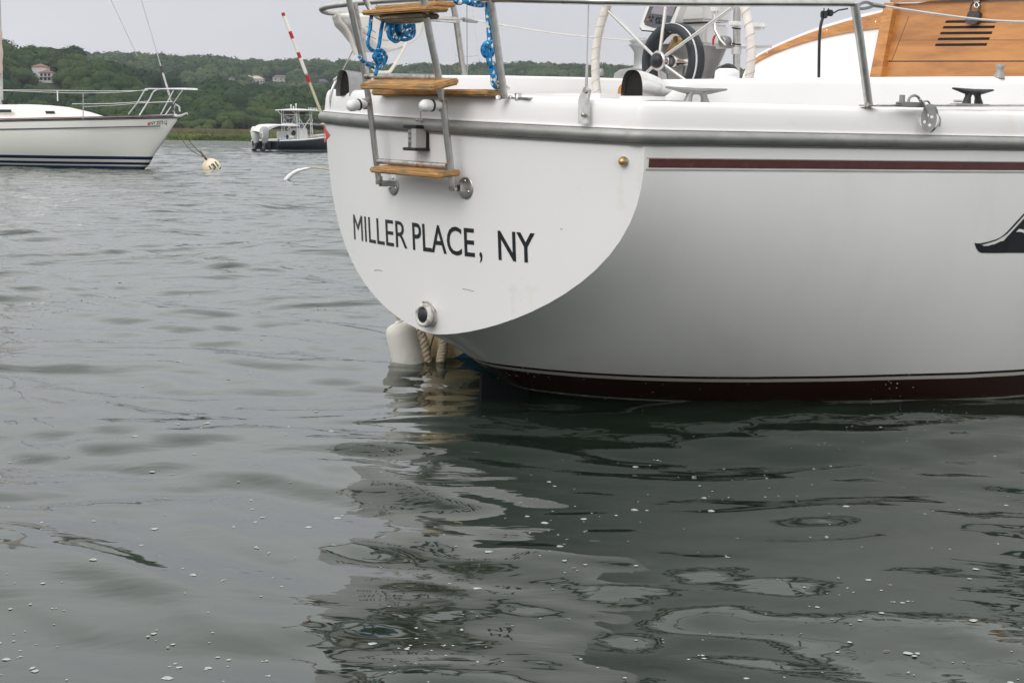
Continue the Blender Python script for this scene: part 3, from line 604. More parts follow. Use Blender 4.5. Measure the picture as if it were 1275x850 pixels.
# stern light
q=tr(526,172,0); n2=Vector((-1,0,0)); g=MB(); c_=q+Vector((-.012,-.006,0)); lz=.042
g.box(q+Vector((-.006,-.012,0)),(.012,.074,.102),bev=.003)
g.box(q+Vector((-.034,-.004,.045)),(.072,.098,.014),bev=.004); g.box(q+Vector((-.034,-.004,-.045)),(.072,.098,.013),bev=.004); lt=g.build('stern_light',blackp,boat)
g=MB(); g.lathe([(.034,-.041),(.034,-.02),(.036,-.018),(.034,-.016),(.034,0),(.036,.002),(.034,.004),(.034,.02),(.036,.022),(.034,.024),(.034,.041)],q+Vector((-.026,.006,0)),(0,0,1),20); g.build('lens',lensm,lt)
g=MB(); g.box(q+Vector((-.040,-.030,0)),(.050,.032,.078)); g.build('reflector_panel',mat('light_panel',(.42,.41,.40),.5),lt)
g=MB(); g.cyl(q+Vector((-.026,.006,-.03)),q+Vector((-.026,.006,.03)),.01); g.build('bulb',brass,lt)

# ---- boarding ladder
lad=None
lr_l=[at(x,y,1,.254) for x,y in ((431,-22),(435,2),(442.5,36),(450.6,71),(457.6,115),(461,137),(468,197),(472,226))]
lr_r=[at(x,y,1,-.254) for x,y in ((521,-30),(528,2),(534,38),(544.7,89),(549.4,118),(553,141),(559.7,196),(563,234))]
L0=MB(); L0.tube([(lr_l[-1]+lr_r[-1])/2,(lr_l[-1]+lr_r[-1])/2+Vector((0,0,.001))],.0001,3)
ladder=MB()
ladder.tube(smoothpts(lr_l,4),.0127,14); lad=ladder.build('boarding_ladder',steel,boat)
g=MB(); g.tube(smoothpts(lr_r,4),.0142,14); g.build('side_rail',steel,lad)
def board(mb,p0,p1,dep,th,R=.006,flip=1):   # a plank running from p0 to p1, depth aft, thickness th
    x=(p1-p0); Lx=x.length; x.normalize(); z=Vector((0,0,1)); y=z.cross(x).normalized(); z=x.cross(y); M=Matrix((x,y,z)).transposed()
    mb.box((p0+p1)/2+y*0,(Lx,dep,th),M,bev=R)
def on(a,b,t): return a+(b-a)*t
# lowest tread
cl=at(471,200.6,1,.245); cr=at(556.5,206.8,1,-.245); g=MB(); g.tube([cl,cr],.0115,12); cb=g.build('crossbar',steelrust,lad)
g=MB(); 
for x,y,b in ((480,205.5,.19),(538,211,-.15)):
    q=at(x,y,1,b); g.lathe([(.012,-.01),(.012,.006),(.008,.012)],q+Vector((-.012,0,-.012)),(0,0,1),12)
g.build('tread_bolt',steelrust,lad)
g=MB(); a_=at(462,212,1,.31)+Vector((0,0,0)); b_=at(571,216,1,-.31); 
def tread(pts_front,pts_back,th,m,name='tread'):
    g=MB(); vs=[]
    fl,fr=pts_front; bl,br=pts_back; cs=[fl,fr,br,bl]
    bm=bmesh.new(); v=[bm.verts.new(p) for p in cs]; f=bm.faces.new(v); r_=bmesh.ops.extrude_face_region(bm,geom=[f])
    for q in r_['geom']:
        if isinstance(q,bmesh.types.BMVert): q.co+=Vector((0,0,-th))
    bmesh.ops.recalc_face_normals(bm,faces=list(bm.faces)); bmesh.ops.bevel(bm,geom=list(bm.edges),offset=min(.006,th*.3),segments=3,affect='EDGES')
    bm.verts.index_update(); g.add([x.co.copy() for x in bm.verts],[[w.index for w in f.verts] for f in bm.faces],False); bm.free()
    return g.build(name,m,lad)
def flat(px,py,ax_b): return at(px,py,1,ax_b)
fl=at(459.5,207,1,.30); fr=at(556,213,1,-.215); 
zt=(fl.z+fr.z)/2
sF=-.135
def tread2(flp,frp,sF,dep,rise,th,m,name='tread'):
    fl=at(*flp,0,sF); fr=at(*frp,0,sF); z=(fl.z+fr.z)/2
    k=max(-.01,min(.01,(fl.z-fr.z)/2))
    return tread((Vector((sF,fl.y,z+k)),Vector((sF,fr.y,z-k))),(Vector((sF+dep,fl.y,z+k+rise)),Vector((sF+dep,fr.y,z-k+rise))),th,m,name)
tread2((459.5,208),(545,215.5),-.135,.115,.012,.023,teakold)
# middle tread and crossbar
cl=at(456,95.3,1,.245); cr=at(545,96.6,1,-.245); g=MB(); g.tube([cl,cr],.0125,12); g.build('crossbar',steelrust,lad)
g=MB()
for x,y,b in ((468,100,.17),(526,103,-.12)): q=at(x,y,1,b); g.lathe([(.013,-.012),(.013,.0),(.009,.012)],q+Vector((-.012,0,-.003)),(0,0,1),12)
g.build('tread_bolt',steelrust,lad)
tread2((447.5,103.5),(538,105.5),-.20,.13,.030,.026,teakold)
# folded upper section: U-shaped tube with stacked treads
g=MB(); up=[at(x,y,1,b) for x,y,b in ((450,-14,.20),(455,0,.20),(461,11,.19),(468,19,.16),(478,24.5,.10),(490,26.5,.02),(510,26.5,-.06),(524,25,-.12),(533,20,-.16),(539,11,-.18),(543,1,-.19),(545,-14,-.2))]
g.tube(smoothpts(up,5),.0115,12); g.build('folded_upper_frame',steelrust,lad)
def brd(x0,y0,x1,y1,s,dep,th,m):
    a=at(x0,y0,0,s); b=at(x1,y1,0,s); z=(a.z+b.z)/2
    return tread((Vector((s,a.y,z)),Vector((s,b.y,z))),(Vector((s+dep,a.y,z)),Vector((s+dep,b.y,z))),th,m,'folded_tread')
brd(449.5,10,533,10,-.22,.10,.020,teakold); brd(467,4.5,545,4.5,-.10,.09,.020,teakold); brd(472,17.5,527,17.5,-.20,.08,.022,teakdark)
# teak board lying on the stern deck
q0=at(466,114,0,-.03); q1=at(617,115,0,.03)
tread((Vector((-.03,.34,q1.z+.012)),Vector((-.02,q1.y,q1.z+.010))),(Vector((.07,.34,q1.z+.012)),Vector((.08,q1.y,q1.z+.010))),.026,teakold,'step_board')
# stand-offs wrapped in white tape, clamped to the rails
for (x,y),(x2,y2),b in (((457,129),(443,131),.254),((551,131),(534,131.5),-.254)):
    a=at(x,y,1,b); c=at(x2,y2,1,b+.0); g=MB(); g.lathe([(.019,-.022),(.019,.022)],a,(lr_l[3]-lr_l[5]).normalized(),14); g.cyl(a,on(a,c,.45),.010,.010,12)
    st=g.build('standoff_clamp',steelrust,lad)
    d=(c-a).normalized(); g=MB(); g.lathe([(.017,-.052),(.020,-.02),(.022,-.008),(.024,.012),(.023,.026),(.016,.037),(0,.041)],c,d,20,sx=1.0); g.build('taped_pad',tape,st)
    g=MB(); g.lathe([(.0225,-.018),(.0245,-.016),(.0245,-.010),(.0225,-.008)],c,d,20,ring=True); g.build('cable_tie',blackp,st)
# round hinge plates with arms to the rail ends
for (x,y),p,b,arm in (((490,230),lr_l[-1],.254,True),((580,234),lr_r[-1],-.254,False)):
    q=tr(x,y,0); n2=Vector((-1,2*CC*q.y,0)).normalized(); g=MB(); g.lathe([(.044,0),(.044,.003),(.041,.0045),(0,.005)],q,n2,28); h_=g.build('hinge_plate',steel,lad)
    for a in (90,210,330):
        g=MB(); g.lathe([(.006,.004),(.005,.008),(0,.009)],q+Vector((0,.028*math.cos(math.radians(a)),.028*math.sin(math.radians(a)))),n2,10); g.build('screw',brightsteel,h_)
    g=MB(); e_=p+Vector((.004,0,-.004)); 
    for o_ in (.012,-.012): g.box((q+e_)/2+Vector((0,o_,0)),((q-e_).length if arm else (q-e_).length*.55,.003,.024)) if arm else g.box(q+Vector((-.02,o_,0)),(.036,.003,.026))
    g.lathe([(.0065,-.02),(.0065,.02)],e_,(0,1,0),10); g.build('hinge_arm',steel,h_)
    g=MB(); g.lathe([(.0135,.0),(.0150,.005),(.0150,.035)],p+Vector((0,0,-.012)),(0,0,1),14); g.build('rail_end_fork',steelrust,lad)
# stripes of adhesive stain are in the paint

# ---- pushpit (stern rail)
pr=[at(400.5,12,1,.98),at(408,8.5,1,.90),at(425,6,1,.76),at(455,3,1,.55),at(525,-1,1,.12),at(612,-1,1,-.48),at(700,1,1,-.80),at(760,2.5,1,-.98),at(850,4,1,-1.10),at(960,4.2,1,-1.21),at(1062,4.5,1,-1.31)]
fp=[at(1062,4.5,1,-1.31)]
back=[at(572,24.5,1,1.22),at(520,23,1,1.17),at(455,18.5,1,1.08),at(412,16,1,1.03)]
g=MB(); g.tube(smoothpts(back+pr,6),.0135,14); push=g.build('stern_rail',steel,boat)
def stan(name,pts,r,par=None,m=steel): g=MB(); g.tube(pts,r,14); return g.build(name,m,par or push)
stan('stanchion',[at(611,0,1,-.48),at(615.5,30,1,-.48),at(628,123,1,-.49)],.0142)
stan('stanchion',[at(441,3,1,.45),at(449,45,1,.45),at(457,97,1,.45),at(458,112,1,.45)],.0125,m=steelrust)
stan('stanchion',[at(563,0,1,1.22),at(568,25,1,1.22),at(578,98,1,1.22)],.0155)
stan('stanchion',[at(1064,4,1,-1.31),at(1071,50,1,-1.31),at(1082,133,1,-1.31)],.0165)
stan('mid_rail_tube',[at(540,24.5,1,1.19),at(572,27,1,1.22)],.010,m=brightsteel)
q=at(640,122.5,1,-.50); g=MB(); g.box(q+Vector((.02,-.03,.001)),(.07,.14,.005),bev=.002)
for x,y,rr in ((620,121,.011),(636,121.5,.009),(645,120,.014)): 
    p_=at(x,y,1,-.49 if x<640 else -.53); g.lathe([(rr,-.012),(rr,.004),(rr*.6,.007)] if x<640 else [(.012,-.014),(.013,.012),(.010,.012),(.010,.0)],p_,(0,0,1),14)
g.build('base_plate',steel,push)
q=at(1081,132,1,-1.31); g=MB(); g.box(q+Vector((0,0,.001)),(.06,.05,.006),bev=.002); g.build('base_plate',steelrust,push)
# ---- backstay with chainplate (starboard) and bridle (port)
g=MB(); a=tr(725.5,153,.036); 
pl=[tr(x,y,o) for x,y,o in ((719.8,154,.036),(731.2,154,.036),(731.2,124,.018),(733.5,112,.010),(729,108,.010),(726,110,.010),(719.8,124,.018))]
g.poly(pl,ex=Vector((.012,0,0))); ch=g.build('chainplate',steel,boat)
g=MB(); q=tr(725.5,143,.040); g.lathe([(.008,0),(.007,.003),(0,.0035)],q,(-1,0,0),12); g.build('plate_bolt',steelrust,ch); g=MB(); q=tr(729.5,113,.012); g.lathe([(.009,-.012),(.009,.008)],q,(-1,0,0),12); g.build('plate_bolt',steelrust,ch)
g=MB(); p0=at(730,112,1,-.86); p1=at(733,0,1,-.86); p1=p0+(p1-p0)*6; g.tube([p0,on(p0,p1,.046),],.0055,8); g.tube([on(p0,p1,.04),p1],.0026,8); g.build('backstay',brightsteel,boat)
g=MB(); g.tube(smoothpts([at(x,y,1,.98) for x,y in ((413,138),(411.5,122),(414,110),(420,98))],4),.0062,8); cp=g.build('port_chainplate_rod',steel,boat)
g=MB(); g.tube([at(417,103,1,.98),at(425,90,1,.98)],[.009,.006],8); g.tube([at(416,100,1,.98),at(424,94,1,.95)],.006,8); g.tube([at(423.5,104,1,.98),at(423.5,112,1,.98)],.0028,6); g.tube([at(420,103,1,.97),at(426,104,1,.97)],.006,8); g.build('turnbuckle',brightsteel,cp)
g=MB(); a=at(425,91,1,.98); b=at(466,12,1,.9); g.tube([a,a+(b-a)*9],.0032,8); g.build('backstay_bridle',mat('wire',(.36,.32,.27),.5,.6),cp)
# ---- clamshell vents
def clam(pts_mouth,pts_tail,name,sgn=1,m=cast,mirror=False):
    # loft from an arched mouth to a narrow tail, hollow
    g=MB(); rows=[]
    c0,w0,h0=pts_mouth; c1,w1,h1_=pts_tail
    for i in range(9):
        t=i/8; c=on(c0,c1,t); w=w0+(w1-w0)*t**1.3; h=h0+(h1_-h0)*t**1.8; row=[]
        for k in range(15):
            a=math.pi*k/14; ca=math.cos(a); row.append(c+Vector((0,math.copysign(abs(ca)**.7,ca)*w,max(0,math.sin(a))**.75*h)))
        rows.append(row)
    g.grid(rows); o=g.build(name,m,boat); g=MB(); 
    g.poly([p+Vector((.022,0,0)) for p in [on(on(c0,c0+Vector((0,0,h0/2)),1),p,.93) for p in rows[0]]]); g.build('vent_mouth',dark,o)
    return o
c0=at(790,120,1,-.88); 
bb_=MB(); bb_.box(c0+Vector((.075,-.004,-.022)),(.20,.125,.045),bev=.003); bb_.build('vent_base',gel,boat)
clam((c0+Vector((-.015,0,0)),.060,.098),(c0+Vector((.165,-.01,0)),.045,.045),'clamshell_vent',m=brightsteel)
c0=at(440,116,1,.72); clam((c0+Vector((-.045,.02,-.015)),.055,.115),(c0+Vector((.14,.0,-.02)),.060,.098),'clamshell_vent')
# ---- cleats
def cleat(px0,px1,py,b,m,hgt,name='cleat'):
    a=at(px0,py,1,b); c=at(px1,py,1,b); L_=(c-a).length; mid=(a+c)/2; g=MB()
    g.tube(smoothpts([mid+Vector((x*L_,0,z)) for x,z in ((-.5,.004),(-.36,.000),(-.2,-.005),(0,-.007),(.2,-.005),(.36,.000),(.5,.004))],4),[.0025+.0095*min(1,(.5-abs(-.5+i/24))*2.6)+.001 for i in range(25)],10)
    for sg in (-1,1):
        g.tube([mid+Vector((sg*.10*L_,0,-.010)),mid+Vector((sg*.12*L_,0,-hgt*.5)),mid+Vector((sg*.15*L_,0,-hgt))],[.017,.013,.019],10)
    return g.build(name,m,boat)
cleat(829,905,111.5,-1.02,cast,.054); cleat(1186,1237,112.5,-1.36,blackp,.056)
# ---- track with slide car
g=MB(); rows=[]
T0=[at(1093,131.5,1,-1.36),at(1275,131.5,1,-1.44)]; dT=(T0[1]-T0[0]); g.tube([T0[0],T0[0]+dT*1.8],.0075,8,flat=.7); trk=g.build('sheet_track',steel,boat)
g=MB(); a=at(1120,131,1,-1.385); b=at(1147,131,1,-1.395); g.box((a+b)/2+Vector((0,0,.002)),((b-a).length,.035,.020),Matrix.Rotation(-.22,3,'Z'),bev=.004)
g.lathe([(.012,0),(.011,.030)],at(1123,128,1,-1.385),(0,0,1),12); 
g.tube(smoothpts([at(x,y,1,-1.39) for x,y in ((1131,128),(1132.5,122),(1138,119),(1143,121),(1146,126))],4),.0055,8); g.tube([at(1116,128.5,1,-1.385),at(1125,128.5,1,-1.385)],.004,8); g.build('slide_car',cast,trk)
g=MB(); a=at(1190,129.5,1,-1.40); b=at(1225,131.5,1,-1.42); g.box((a+b)/2,((b-a).length*1.1,.035,.008),Matrix.Rotation(-.2,3,'Z')); g.tube([at(1188,126,1,-1.4),at(1197,126,1,-1.4)],.005,8); g.build('cleat_plate',steel,trk)
# ---- coaming and cockpit structures
def prism_bz(g,prof,s0,s1,b0=None,b1=None):
    pass
cm=MB(); rows=[]   # starboard coaming: rounded block
zc=at(1000,97,1,-1.0).z; s0=at(829,112,1,-.93).x
def cprof(h,bo,bi): return [(bo,0),(bo+.012,h*.72),(bo+.028,h*.93),(bo+.055,h),(bi-.03,h),(bi,h*.9),(bi,0)]
for s,h,k in ((s0-.02,.005,0),(s0+.02,.03,0),(s0+.06,.055,0),(s0+.09,.071,0),(s0+.13,.077,0),(1.3,.106,0),(1.9,.128,0),(2.76,.158,0),(3.4,.165,0)):
    bo=-(.935+(s-.35)*.14) if s<2.6 else -1.25; z0=1.268; rows.append([Vector((s,bo,1.15))]+[Vector((s,b,z0+z)) for b,z in cprof(h,bo,-.72)]+[Vector((s,-.72,1.15))])
cm.grid(rows); cm.build('coaming',gel,boat)
cm=MB(); rows=[]
for s,h in ((.34,.005),(.40,.07),(.5,.098),(1.0,.113),(1.6,.123),(2.2,.128),(3.4,.135)):
    bo=(1.06+(s-.35)*.10) if s<2.6 else 1.28; z0=1.275; rows.append([Vector((s,b,z0+z)) for b,z in [(bo,0),(bo-.012,h*.72),(bo-.028,h*.93),(bo-.055,h),(.79,h),(.77,h*.9),(.76,0)]])
cm.grid(rows); cm.build('coaming',gel,boat)
# cabin trunk and companionway bulkhead, leaning forward
SB=3.2; KB=.28
def bk(px,py,d=0.): return ats(px,py,KB,SB-d,1.45)
top=[(925,94),(930,82),(936,73.5),(944,67.5),(960,58.5),(980,49.5),(1000,41),(1025,32),(1050,24.5),(1075,17.5),(1100,12),(1150,3),(1210,-6),(1275,-13)]
tp=[bk(x,y) for x,y in top]; base=[bk(925,110),bk(1275,110)]
zlow=1.27
def low(p): return Vector((p.x-KB*(p.z-zlow),p.y,zlow))
cb=MB(); outline=tp+[Vector((tp[-1].x,-1.15,tp[-1].z-.12)),low(Vector((tp[-1].x,-1.2,tp[-1].z)))]+[low(tp[0])]
cb.poly(outline,ex=Vector((3.2,0,0))); cab=cb.build('cabin',gel,boat)
inn=[(930,94),(934.5,84),(938,75),(945,71.5),(962,63),(982,55),(1001,49),(1026,43),(1050,38.5),(1075,35.5),(1096,33.5)]
tr_=MB(); o_=[(934,80),(936.5,75.5),(945,69.5),(961,61),(981,52),(1001,44),(1026,35),(1051,27.5),(1076,21),(1100,15)]
in_=[(1096,34.5),(1075,36.5),(1050,39.5),(1026,43.5),(1001,49.5),(982,56),(962,64),(945,73),(937,80.5),(935.5,82)]
# trim band: lower edge follows the photo
in_=[(1096,35),(1075,37.5),(1050,41.5),(1026,46.5),(1001,53),(982,59.5),(962,67),(945,75.5),(937,81)]
tr_.poly([bk(x,y,.012) for x,y in o_+in_],ex=Vector((.013,0,0))); tm_=tr_.build('teak_trim',teaktrim,cab)
g=MB()
for x,y in ((1029.5,33+5),(1090,27.5),(955,57+9)): g=MB(); g.lathe([(.006,0),(0,.003)],bk(x,y,.013),(-1,0,0),8); g.build('trim_screw',brightsteel,tm_)
ps=MB(); ps.poly([bk(x,y,.06) for x,y in ((1082.5,97),(1096,97),(1113,4),(1101,4))],ex=Vector((.055,0,0))); ps.build('doorway_post',teaktrim,cab)
dr=MB(); dr.poly([bk(x,y,.022) for x,y in ((1101.5,75.8),(1300,75.5),(1325,.5),(1114,5))],ex=Vector((.020,0,0))); drop=dr.build('washboard',teakv,cab)
dr=MB(); dr.poly([bk(x,y,.018) for x,y in ((1095,99),(1300,99),(1306,77.3),(1101,77.3))],ex=Vector((.016,0,0))); dr.build('lower_washboard',teakv,cab)
dr=MB(); dr.poly([bk(x,y,.05) for x,y in ((1108,3),(1300,-4),(1300,-40),(1115,-30))],ex=Vector((.045,0,0))); dr.build('hatch_fascia',teaktrim,cab)
g=MB()
for y0,x0,x1 in ((27.2,1176.5,1241.5),(34.2,1173.3,1238.8),(41.5,1170,1235.5),(48.8,1167,1232.3),(56,1163.8,1229)):
    g.poly([bk(x,y,.0235) for x,y in ((x0+.2,y0+1.6),(x0+1.1,y0-1.0),(x0+3,y0-1.5),(x1,y0-2.1),(x1-.8,y0+.9),(x1-2,y0+1.2))],ex=Vector((.001,0,0)))
g.build('louvre_slots',dark,drop)
g=MB(); g.poly([bk(x,y,.0232) for x,y in ((1118,50.0),(1300,49.6),(1300,50.0),(1118,50.4))],ex=Vector((.0006,0,0)))
g.poly([bk(x,y,.0232) for x,y in ((1110,75.2),(1131.4,20),(1132,20),(1111,75.2))],ex=Vector((.0006,0,0))); g.build('panel_joint',mat('joint_line',(.20,.09,.03),.6),drop)
# small winches and knobs on the coamings
def winch(p,r,h,name,m=brightsteel):
    g=MB(); g.lathe([(r*1.15,0),(r*1.15,h*.12),(r*.9,h*.16),(r*.72,h*.3),(r*.72,h*.62),(r*.95,h*.74),(r*1.15,h*.80),(r*.9,h*.84),(r*1.12,h*.90),(r*.7,h*.97),(0,h)],p,(0,0,1),28); return g.build(name,m,boat)
w_=winch(at(801,97,1,1.02),.075,.215,'winch',mat('winch_drum',(.36,.36,.365),.45,.5,.05,10))
g=MB(); g.lathe([(.15,-.02),(.14,.03),(.11,.05),(.05,.06)],at(797,99,1,1.06),(0,0,1),24); g.build('winch_base',cast,w_)
g=MB(); g.lathe([(.0,0),(.014,.004),(.017,.02),(.013,.036),(0,.042)],at(748,95,1,1.1),(0,0,1),14); g.build('deck_knob',cast,boat)
q=at(905,99,1,-.86); g=MB(); g.lathe([(.049,-.02),(.050,.010),(.048,.013),(.050,.016),(.046,.034),(.032,.042),(0,.044)],q+Vector((.0,0,.0)),(0,0,1),28); g.build('deck_vent_cap',mat('cap_white',(.82,.82,.82),.3),boat)
g=MB(); q=at(904,97,1,-.80); g.tube([q+Vector((.008,.05*math.cos(a),.045*math.sin(a))) for a in np.linspace(0,math.pi,12)],.013,10); g.build('winch_handle_loop',blackp,boat)
g=MB(); q=at(1244,95,1,-1.15); g.lathe([(.026,-.01),(.020,.01),(.014,.022),(.018,.035),(.021,.046),(.015,.05),(0,.05)],q,(0.1,0,1),14); g.build('line_guide',mat('guide_grey',(.30,.295,.29),.5,.3),boat)
g=MB(); a=at(766,118,1,.35); g.lathe([(.045,0),(.045,.03)],at(777,116,1,.3),(1,0,.1),20); g.build('teak_seat_edge',teaktrim,boat)
g=MB(); a=at(826,108.5,1,-.25); b=at(840,108,1,-.3); g.tube([a,b],.016,10); g.build('grab_handle',teaktrim,boat)
# ---- steering wheel, pedestal
HC_=at(833,76.5,1,0); R_=.508
wh=MB(); def_c=HC_
ring=[HC_+Vector((0,R_*math.cos(a),R_*math.sin(a))) for a in np.linspace(0,2*math.pi,72,endpoint=False)]
wh.tube(ring,.0205,12,closed=True); whl=wh.build('steering_wheel',leather,boat)
st=MB()
for i in range(0,60):
    a=2*math.pi*i/60; c=HC_+Vector((0,R_*math.cos(a),R_*math.sin(a))); rad=Vector((0,math.cos(a),math.sin(a))); tn=Vector((0,-math.sin(a),math.cos(a)))
    st.tube([c+(rad*math.cos(t)+Vector((-1,0,0))*math.sin(t))*.0212+tn*(t*.008) for t in np.linspace(-1.7,3.2,10)],.0013,5,cap=False)
st.build('rim_stitching',stitch,whl)
sp_=MB(); hub=HC_+Vector((-.06,0,0))
for i in range(6):
    a=math.radians(90+60*i); g=MB(); g.tube([hub+Vector((0,.03*math.cos(a),.03*math.sin(a))),HC_+Vector((0,(R_-.02)*math.cos(a),(R_-.02)*math.sin(a)))],.0085,10); g.build('spoke',brightsteel,whl)
g=MB(); g.lathe([(.018,-.17),(.018,-.10),(.03,-.098),(.03,-.06),(.022,-.05),(.022,-.02),(.034,-.016),(.034,.0),(.045,.004),(.047,.012),(.040,.018)],hub,(-1,0,0),24); g.build('hub',brightsteel,whl)
g=MB(); g.lathe([(.034,.014),(.033,.026),(.024,.036),(0,.040)],hub,(-1,0,0),24); g.build('hub_cap',blackp,whl)
# autopilot drive ring on the wheel
g=MB(); ac=HC_+Vector((.02,.012,0)); g.lathe([(.135,-.0),(.135,.02),(.170,.02),(.172,.0),(.176,-.004),(.176,-.045),(.16,-.05),(.135,-.05),(.135,0)],ac,(-1,0,0),48,ring=True); ar=g.build('autopilot_ring',rubber,whl)
g=MB(); g.lathe([(.172,.008),(.1745,.008),(.1745,-.001),(.172,-.001)],ac,(-1,0,0),48,ring=True); g.build('ring_seam',white,ar)
# pedestal (brushed funnel, white housing), guard, bracket, plotter
pc=at(858,97,1,0); ped_top=at(859,58,1,0); hx=(1.70)
def pz(y,s=1.70): return ats(860,y,0,s).z
px_b=ats(860,80,0,1.70).y
g=MB(); B0=Vector((1.70,0.0,0)); 
bc=ats(861,60,0,1.70); B0=Vector((1.70,bc.y,0)); z58=ats(861,58,0,1.70).z; z97=ats(861,97,0,1.70).z; z8=ats(861,2,0,1.70).z; wpx=(ats(822,58,0,1.70).y-ats(898,58,0,1.70).y)/2; wbot=(ats(838,97,0,1.7).y-ats(884,97,0,1.7).y)/2
g.lathe([(wbot*.75,.72),(wbot*.78,z97-.15),(wbot*.95,z97),(wpx*.86,z58-.06),(wpx*.97,z58-.012),(wpx,z58-.004),(wpx,z58)],B0,(0,0,1),28,sx=.62); ped=g.build('pedestal',cast,boat)
g=MB(); za,zb2=z58+.004,z8+.12
g.box((B0.x,B0.y,(za+.09+za)/2+.0),(.16,wpx*1.62,.10),bev=.012); g.box((B0.x-.01,B0.y+.005,(za+.104+zb2)/2),(.19,wpx*1.78,zb2-za-.104),bev=.012); g.build('housing',mat('housing_grey_white',(.66,.65,.64),.4,0,.03,4),ped)
g=MB(); c=ats(841,78,0,1.58); g.box(Vector((1.60,c.y,(z58+z97)/2)),(.04,.11,.20),bev=.01); g.lathe([(.030,0),(.026,.02),(.018,.04)],ats(846,77,0,1.58),(-1,0,0),20); g.build('bearing_cover',cast,ped)
g=MB(); a=ats(843,50,0,1.5); b=ats(832,64,0,1.48); g.tube([a,b],[.013,.009],10); g.lathe([(.018,-.012),(.018,.012)],a,(-1,0,0),14); g.build('brake_arm',brass,ped)
# shift lever
g=MB(); s_=1.50; g.tube([ats(889,16,0,s_),ats(890.5,38,0,s_),ats(897,50,0,s_),ats(903.5,57,0,s_)],.0065,8); lv=g.build('shift_lever',brightsteel,ped)
g=MB(); g.box(ats(890.5,11.5,0,s_),(.03,.042,.034),bev=.006); g.build('lever_knob',white,lv)
g=MB(); g.lathe([(.026,-.02),(.026,.014),(.018,.02)],ats(902,52,0,s_+.03),(-1,0,0),20); g.build('lever_boss',cast,lv)
g=MB(); arc=[(887,57),(886.5,50),(888.5,45),(892,42.5),(890.5,46.5),(889.2,50),(888.3,57)]; g.poly([ats(x,y,0,1.606) for x,y in arc],ex=Vector((.002,0,0))); g.build('red_scale_mark',redm,ped)
# pedestal guard tube, bracket, cup holder
g=MB(); s_=1.56; g.tube([ats(919,-20,0,s_),ats(917.5,20,0,s_),ats(917,98,0,s_)],.0165,14); g.build('guard_tube',steel,ped)
g=MB(); c=ats(917,63.5,0,s_); g.lathe([(.022,-.016),(.022,.016)],c,(0,0,1),16); a=ats(897,60,0,s_+.03); g.box((c+a)/2+Vector((0,0,.012)),(.02,abs(a.y-c.y)*1.1,.016)); b=ats(962,58.5,0,s_+.02); g.box((c+b)/2+Vector((0,0,.008)),(.012,abs(b.y-c.y)*1.0,.012)); g.build('guard_bracket',mat('alu_light',(.6,.59,.57),.45,.4),ped)
g=MB(); c=ats(932,32.5,0,s_-.03); 
g.box(ats(916,30,0,s_-.03),(.05,.045,.022),bev=.005); g.box(ats(941,33.5,0,s_-.03),(.05,.115,.034),bev=.014); g.build('white_clamp_arm',white,ped)
g=MB()
for y in (35.5,55): g.tube([ats(917,y,0,s_)+Vector((.0185*math.cos(a),.0185*math.sin(a),.003*math.sin(a))) for a in np.linspace(0,2*math.pi,14)],.0035,6)
g.build('cable_tie',blackp,ped)
# chartplotter display
s_=1.40; cr=[(796.5,36.5),(812,-6),(853,-6),(834,41)]; 
def qd(x,y,d=0): return ats(x,y,0,s_-d)
def loft_quad(pts,d,th,m,name,par):
    g=MB(); g.poly([qd(x,y,d) for x,y in pts],ex=Vector((th,0,0))); return g.build(name,m,par)
fr_=loft_quad([(796.3,33),(811,-8),(853,-8),(837,37),(834,40.5),(799,37.5)],0,.045,white,'display_case',ped)
loft_quad([(796.4,33.6),(799,37),(834,40),(837,36.4),(836.4,39.5),(834,42.2),(799,39),(796.8,36.2)],-.006,.04,blackp,'display_gasket',fr_)
fc_=loft_quad([(801.5,27),(815,-8),(850,-8),(834,28),(828,36.2),(812,34.6),(803,31.5)],.002,.003,greyp,'display_fascia',ped)
loft_quad([(810.3,17),(818,-4),(845,-4),(837,20.5)],.004,.002,screen,'display_screen',fc_)
for x,y,m in ((808.8,21.5,blackp),(812.8,21.5,blackp),(811,25.8,blackp),(807,25.2,mat('button_red',(.65,.10,.05),.4))):
    g=MB(); g.lathe([(.0062,0),(.005,.004),(0,.005)],qd(x,y,.002),(-1,0,0),12); g.build('button',m,fc_)
g=MB(); g.tube([qd(x,y,.004) for x,y in ((816.5,25),(818,22.3),(825,23),(825.5,26),(823,29.2),(816.5,28.3))],.0028,6,closed=True); g.lathe([(.009,0),(.006,.003),(0,.004)],qd(821,25.8,.002),(-1,0,0),14); g.build('button_pad',blackp,fc_)
# ---- lifelines
def wire(name,pts,r,m,par=boat): g=MB(); g.tube(smoothpts(pts,6),r,8); return g.build(name,m,par)
lf=wire('lifeline',[at(588,25,1,1.23),at(640,34,1,1.25),at(700,43,1,1.28),at(760,48.5,1,1.32),at(830,54,1,1.38),at(960,58,1,1.48)],.0042,leather)
g=MB(); g.tube([at(572,23,1,1.22),at(577,24.5,1,1.22)],.006,8); g.tube([at(577,24.5,1,1.22),at(584,26,1,1.22),at(594,27.5,1,1.23)],[.012,.011,.007],10); g.build('lifeline_fitting',cast,lf)
lf=wire('lifeline',[at(1101,8,1,-1.32),at(1160,17,1,-1.37),at(1220,24.5,1,-1.42),at(1275,27.5,1,-1.46),at(1400,29,1,-1.56)],.0046,mat('white_wire',(.66,.65,.63),.4))
g=MB(); g.tube([at(1085,6,1,-1.31),at(1101,8.5,1,-1.32)],[.010,.008],10)
for k in range(3): g.tube(smoothpts([at(x,y+k*1.2,1,-1.315) for x,y in ((1068,9),(1072,3.5),(1080,2),(1087,6),(1080,9),(1072,10))],4,closed=True),.0028,6,closed=True)
g.build('lifeline_fitting',cast,lf)
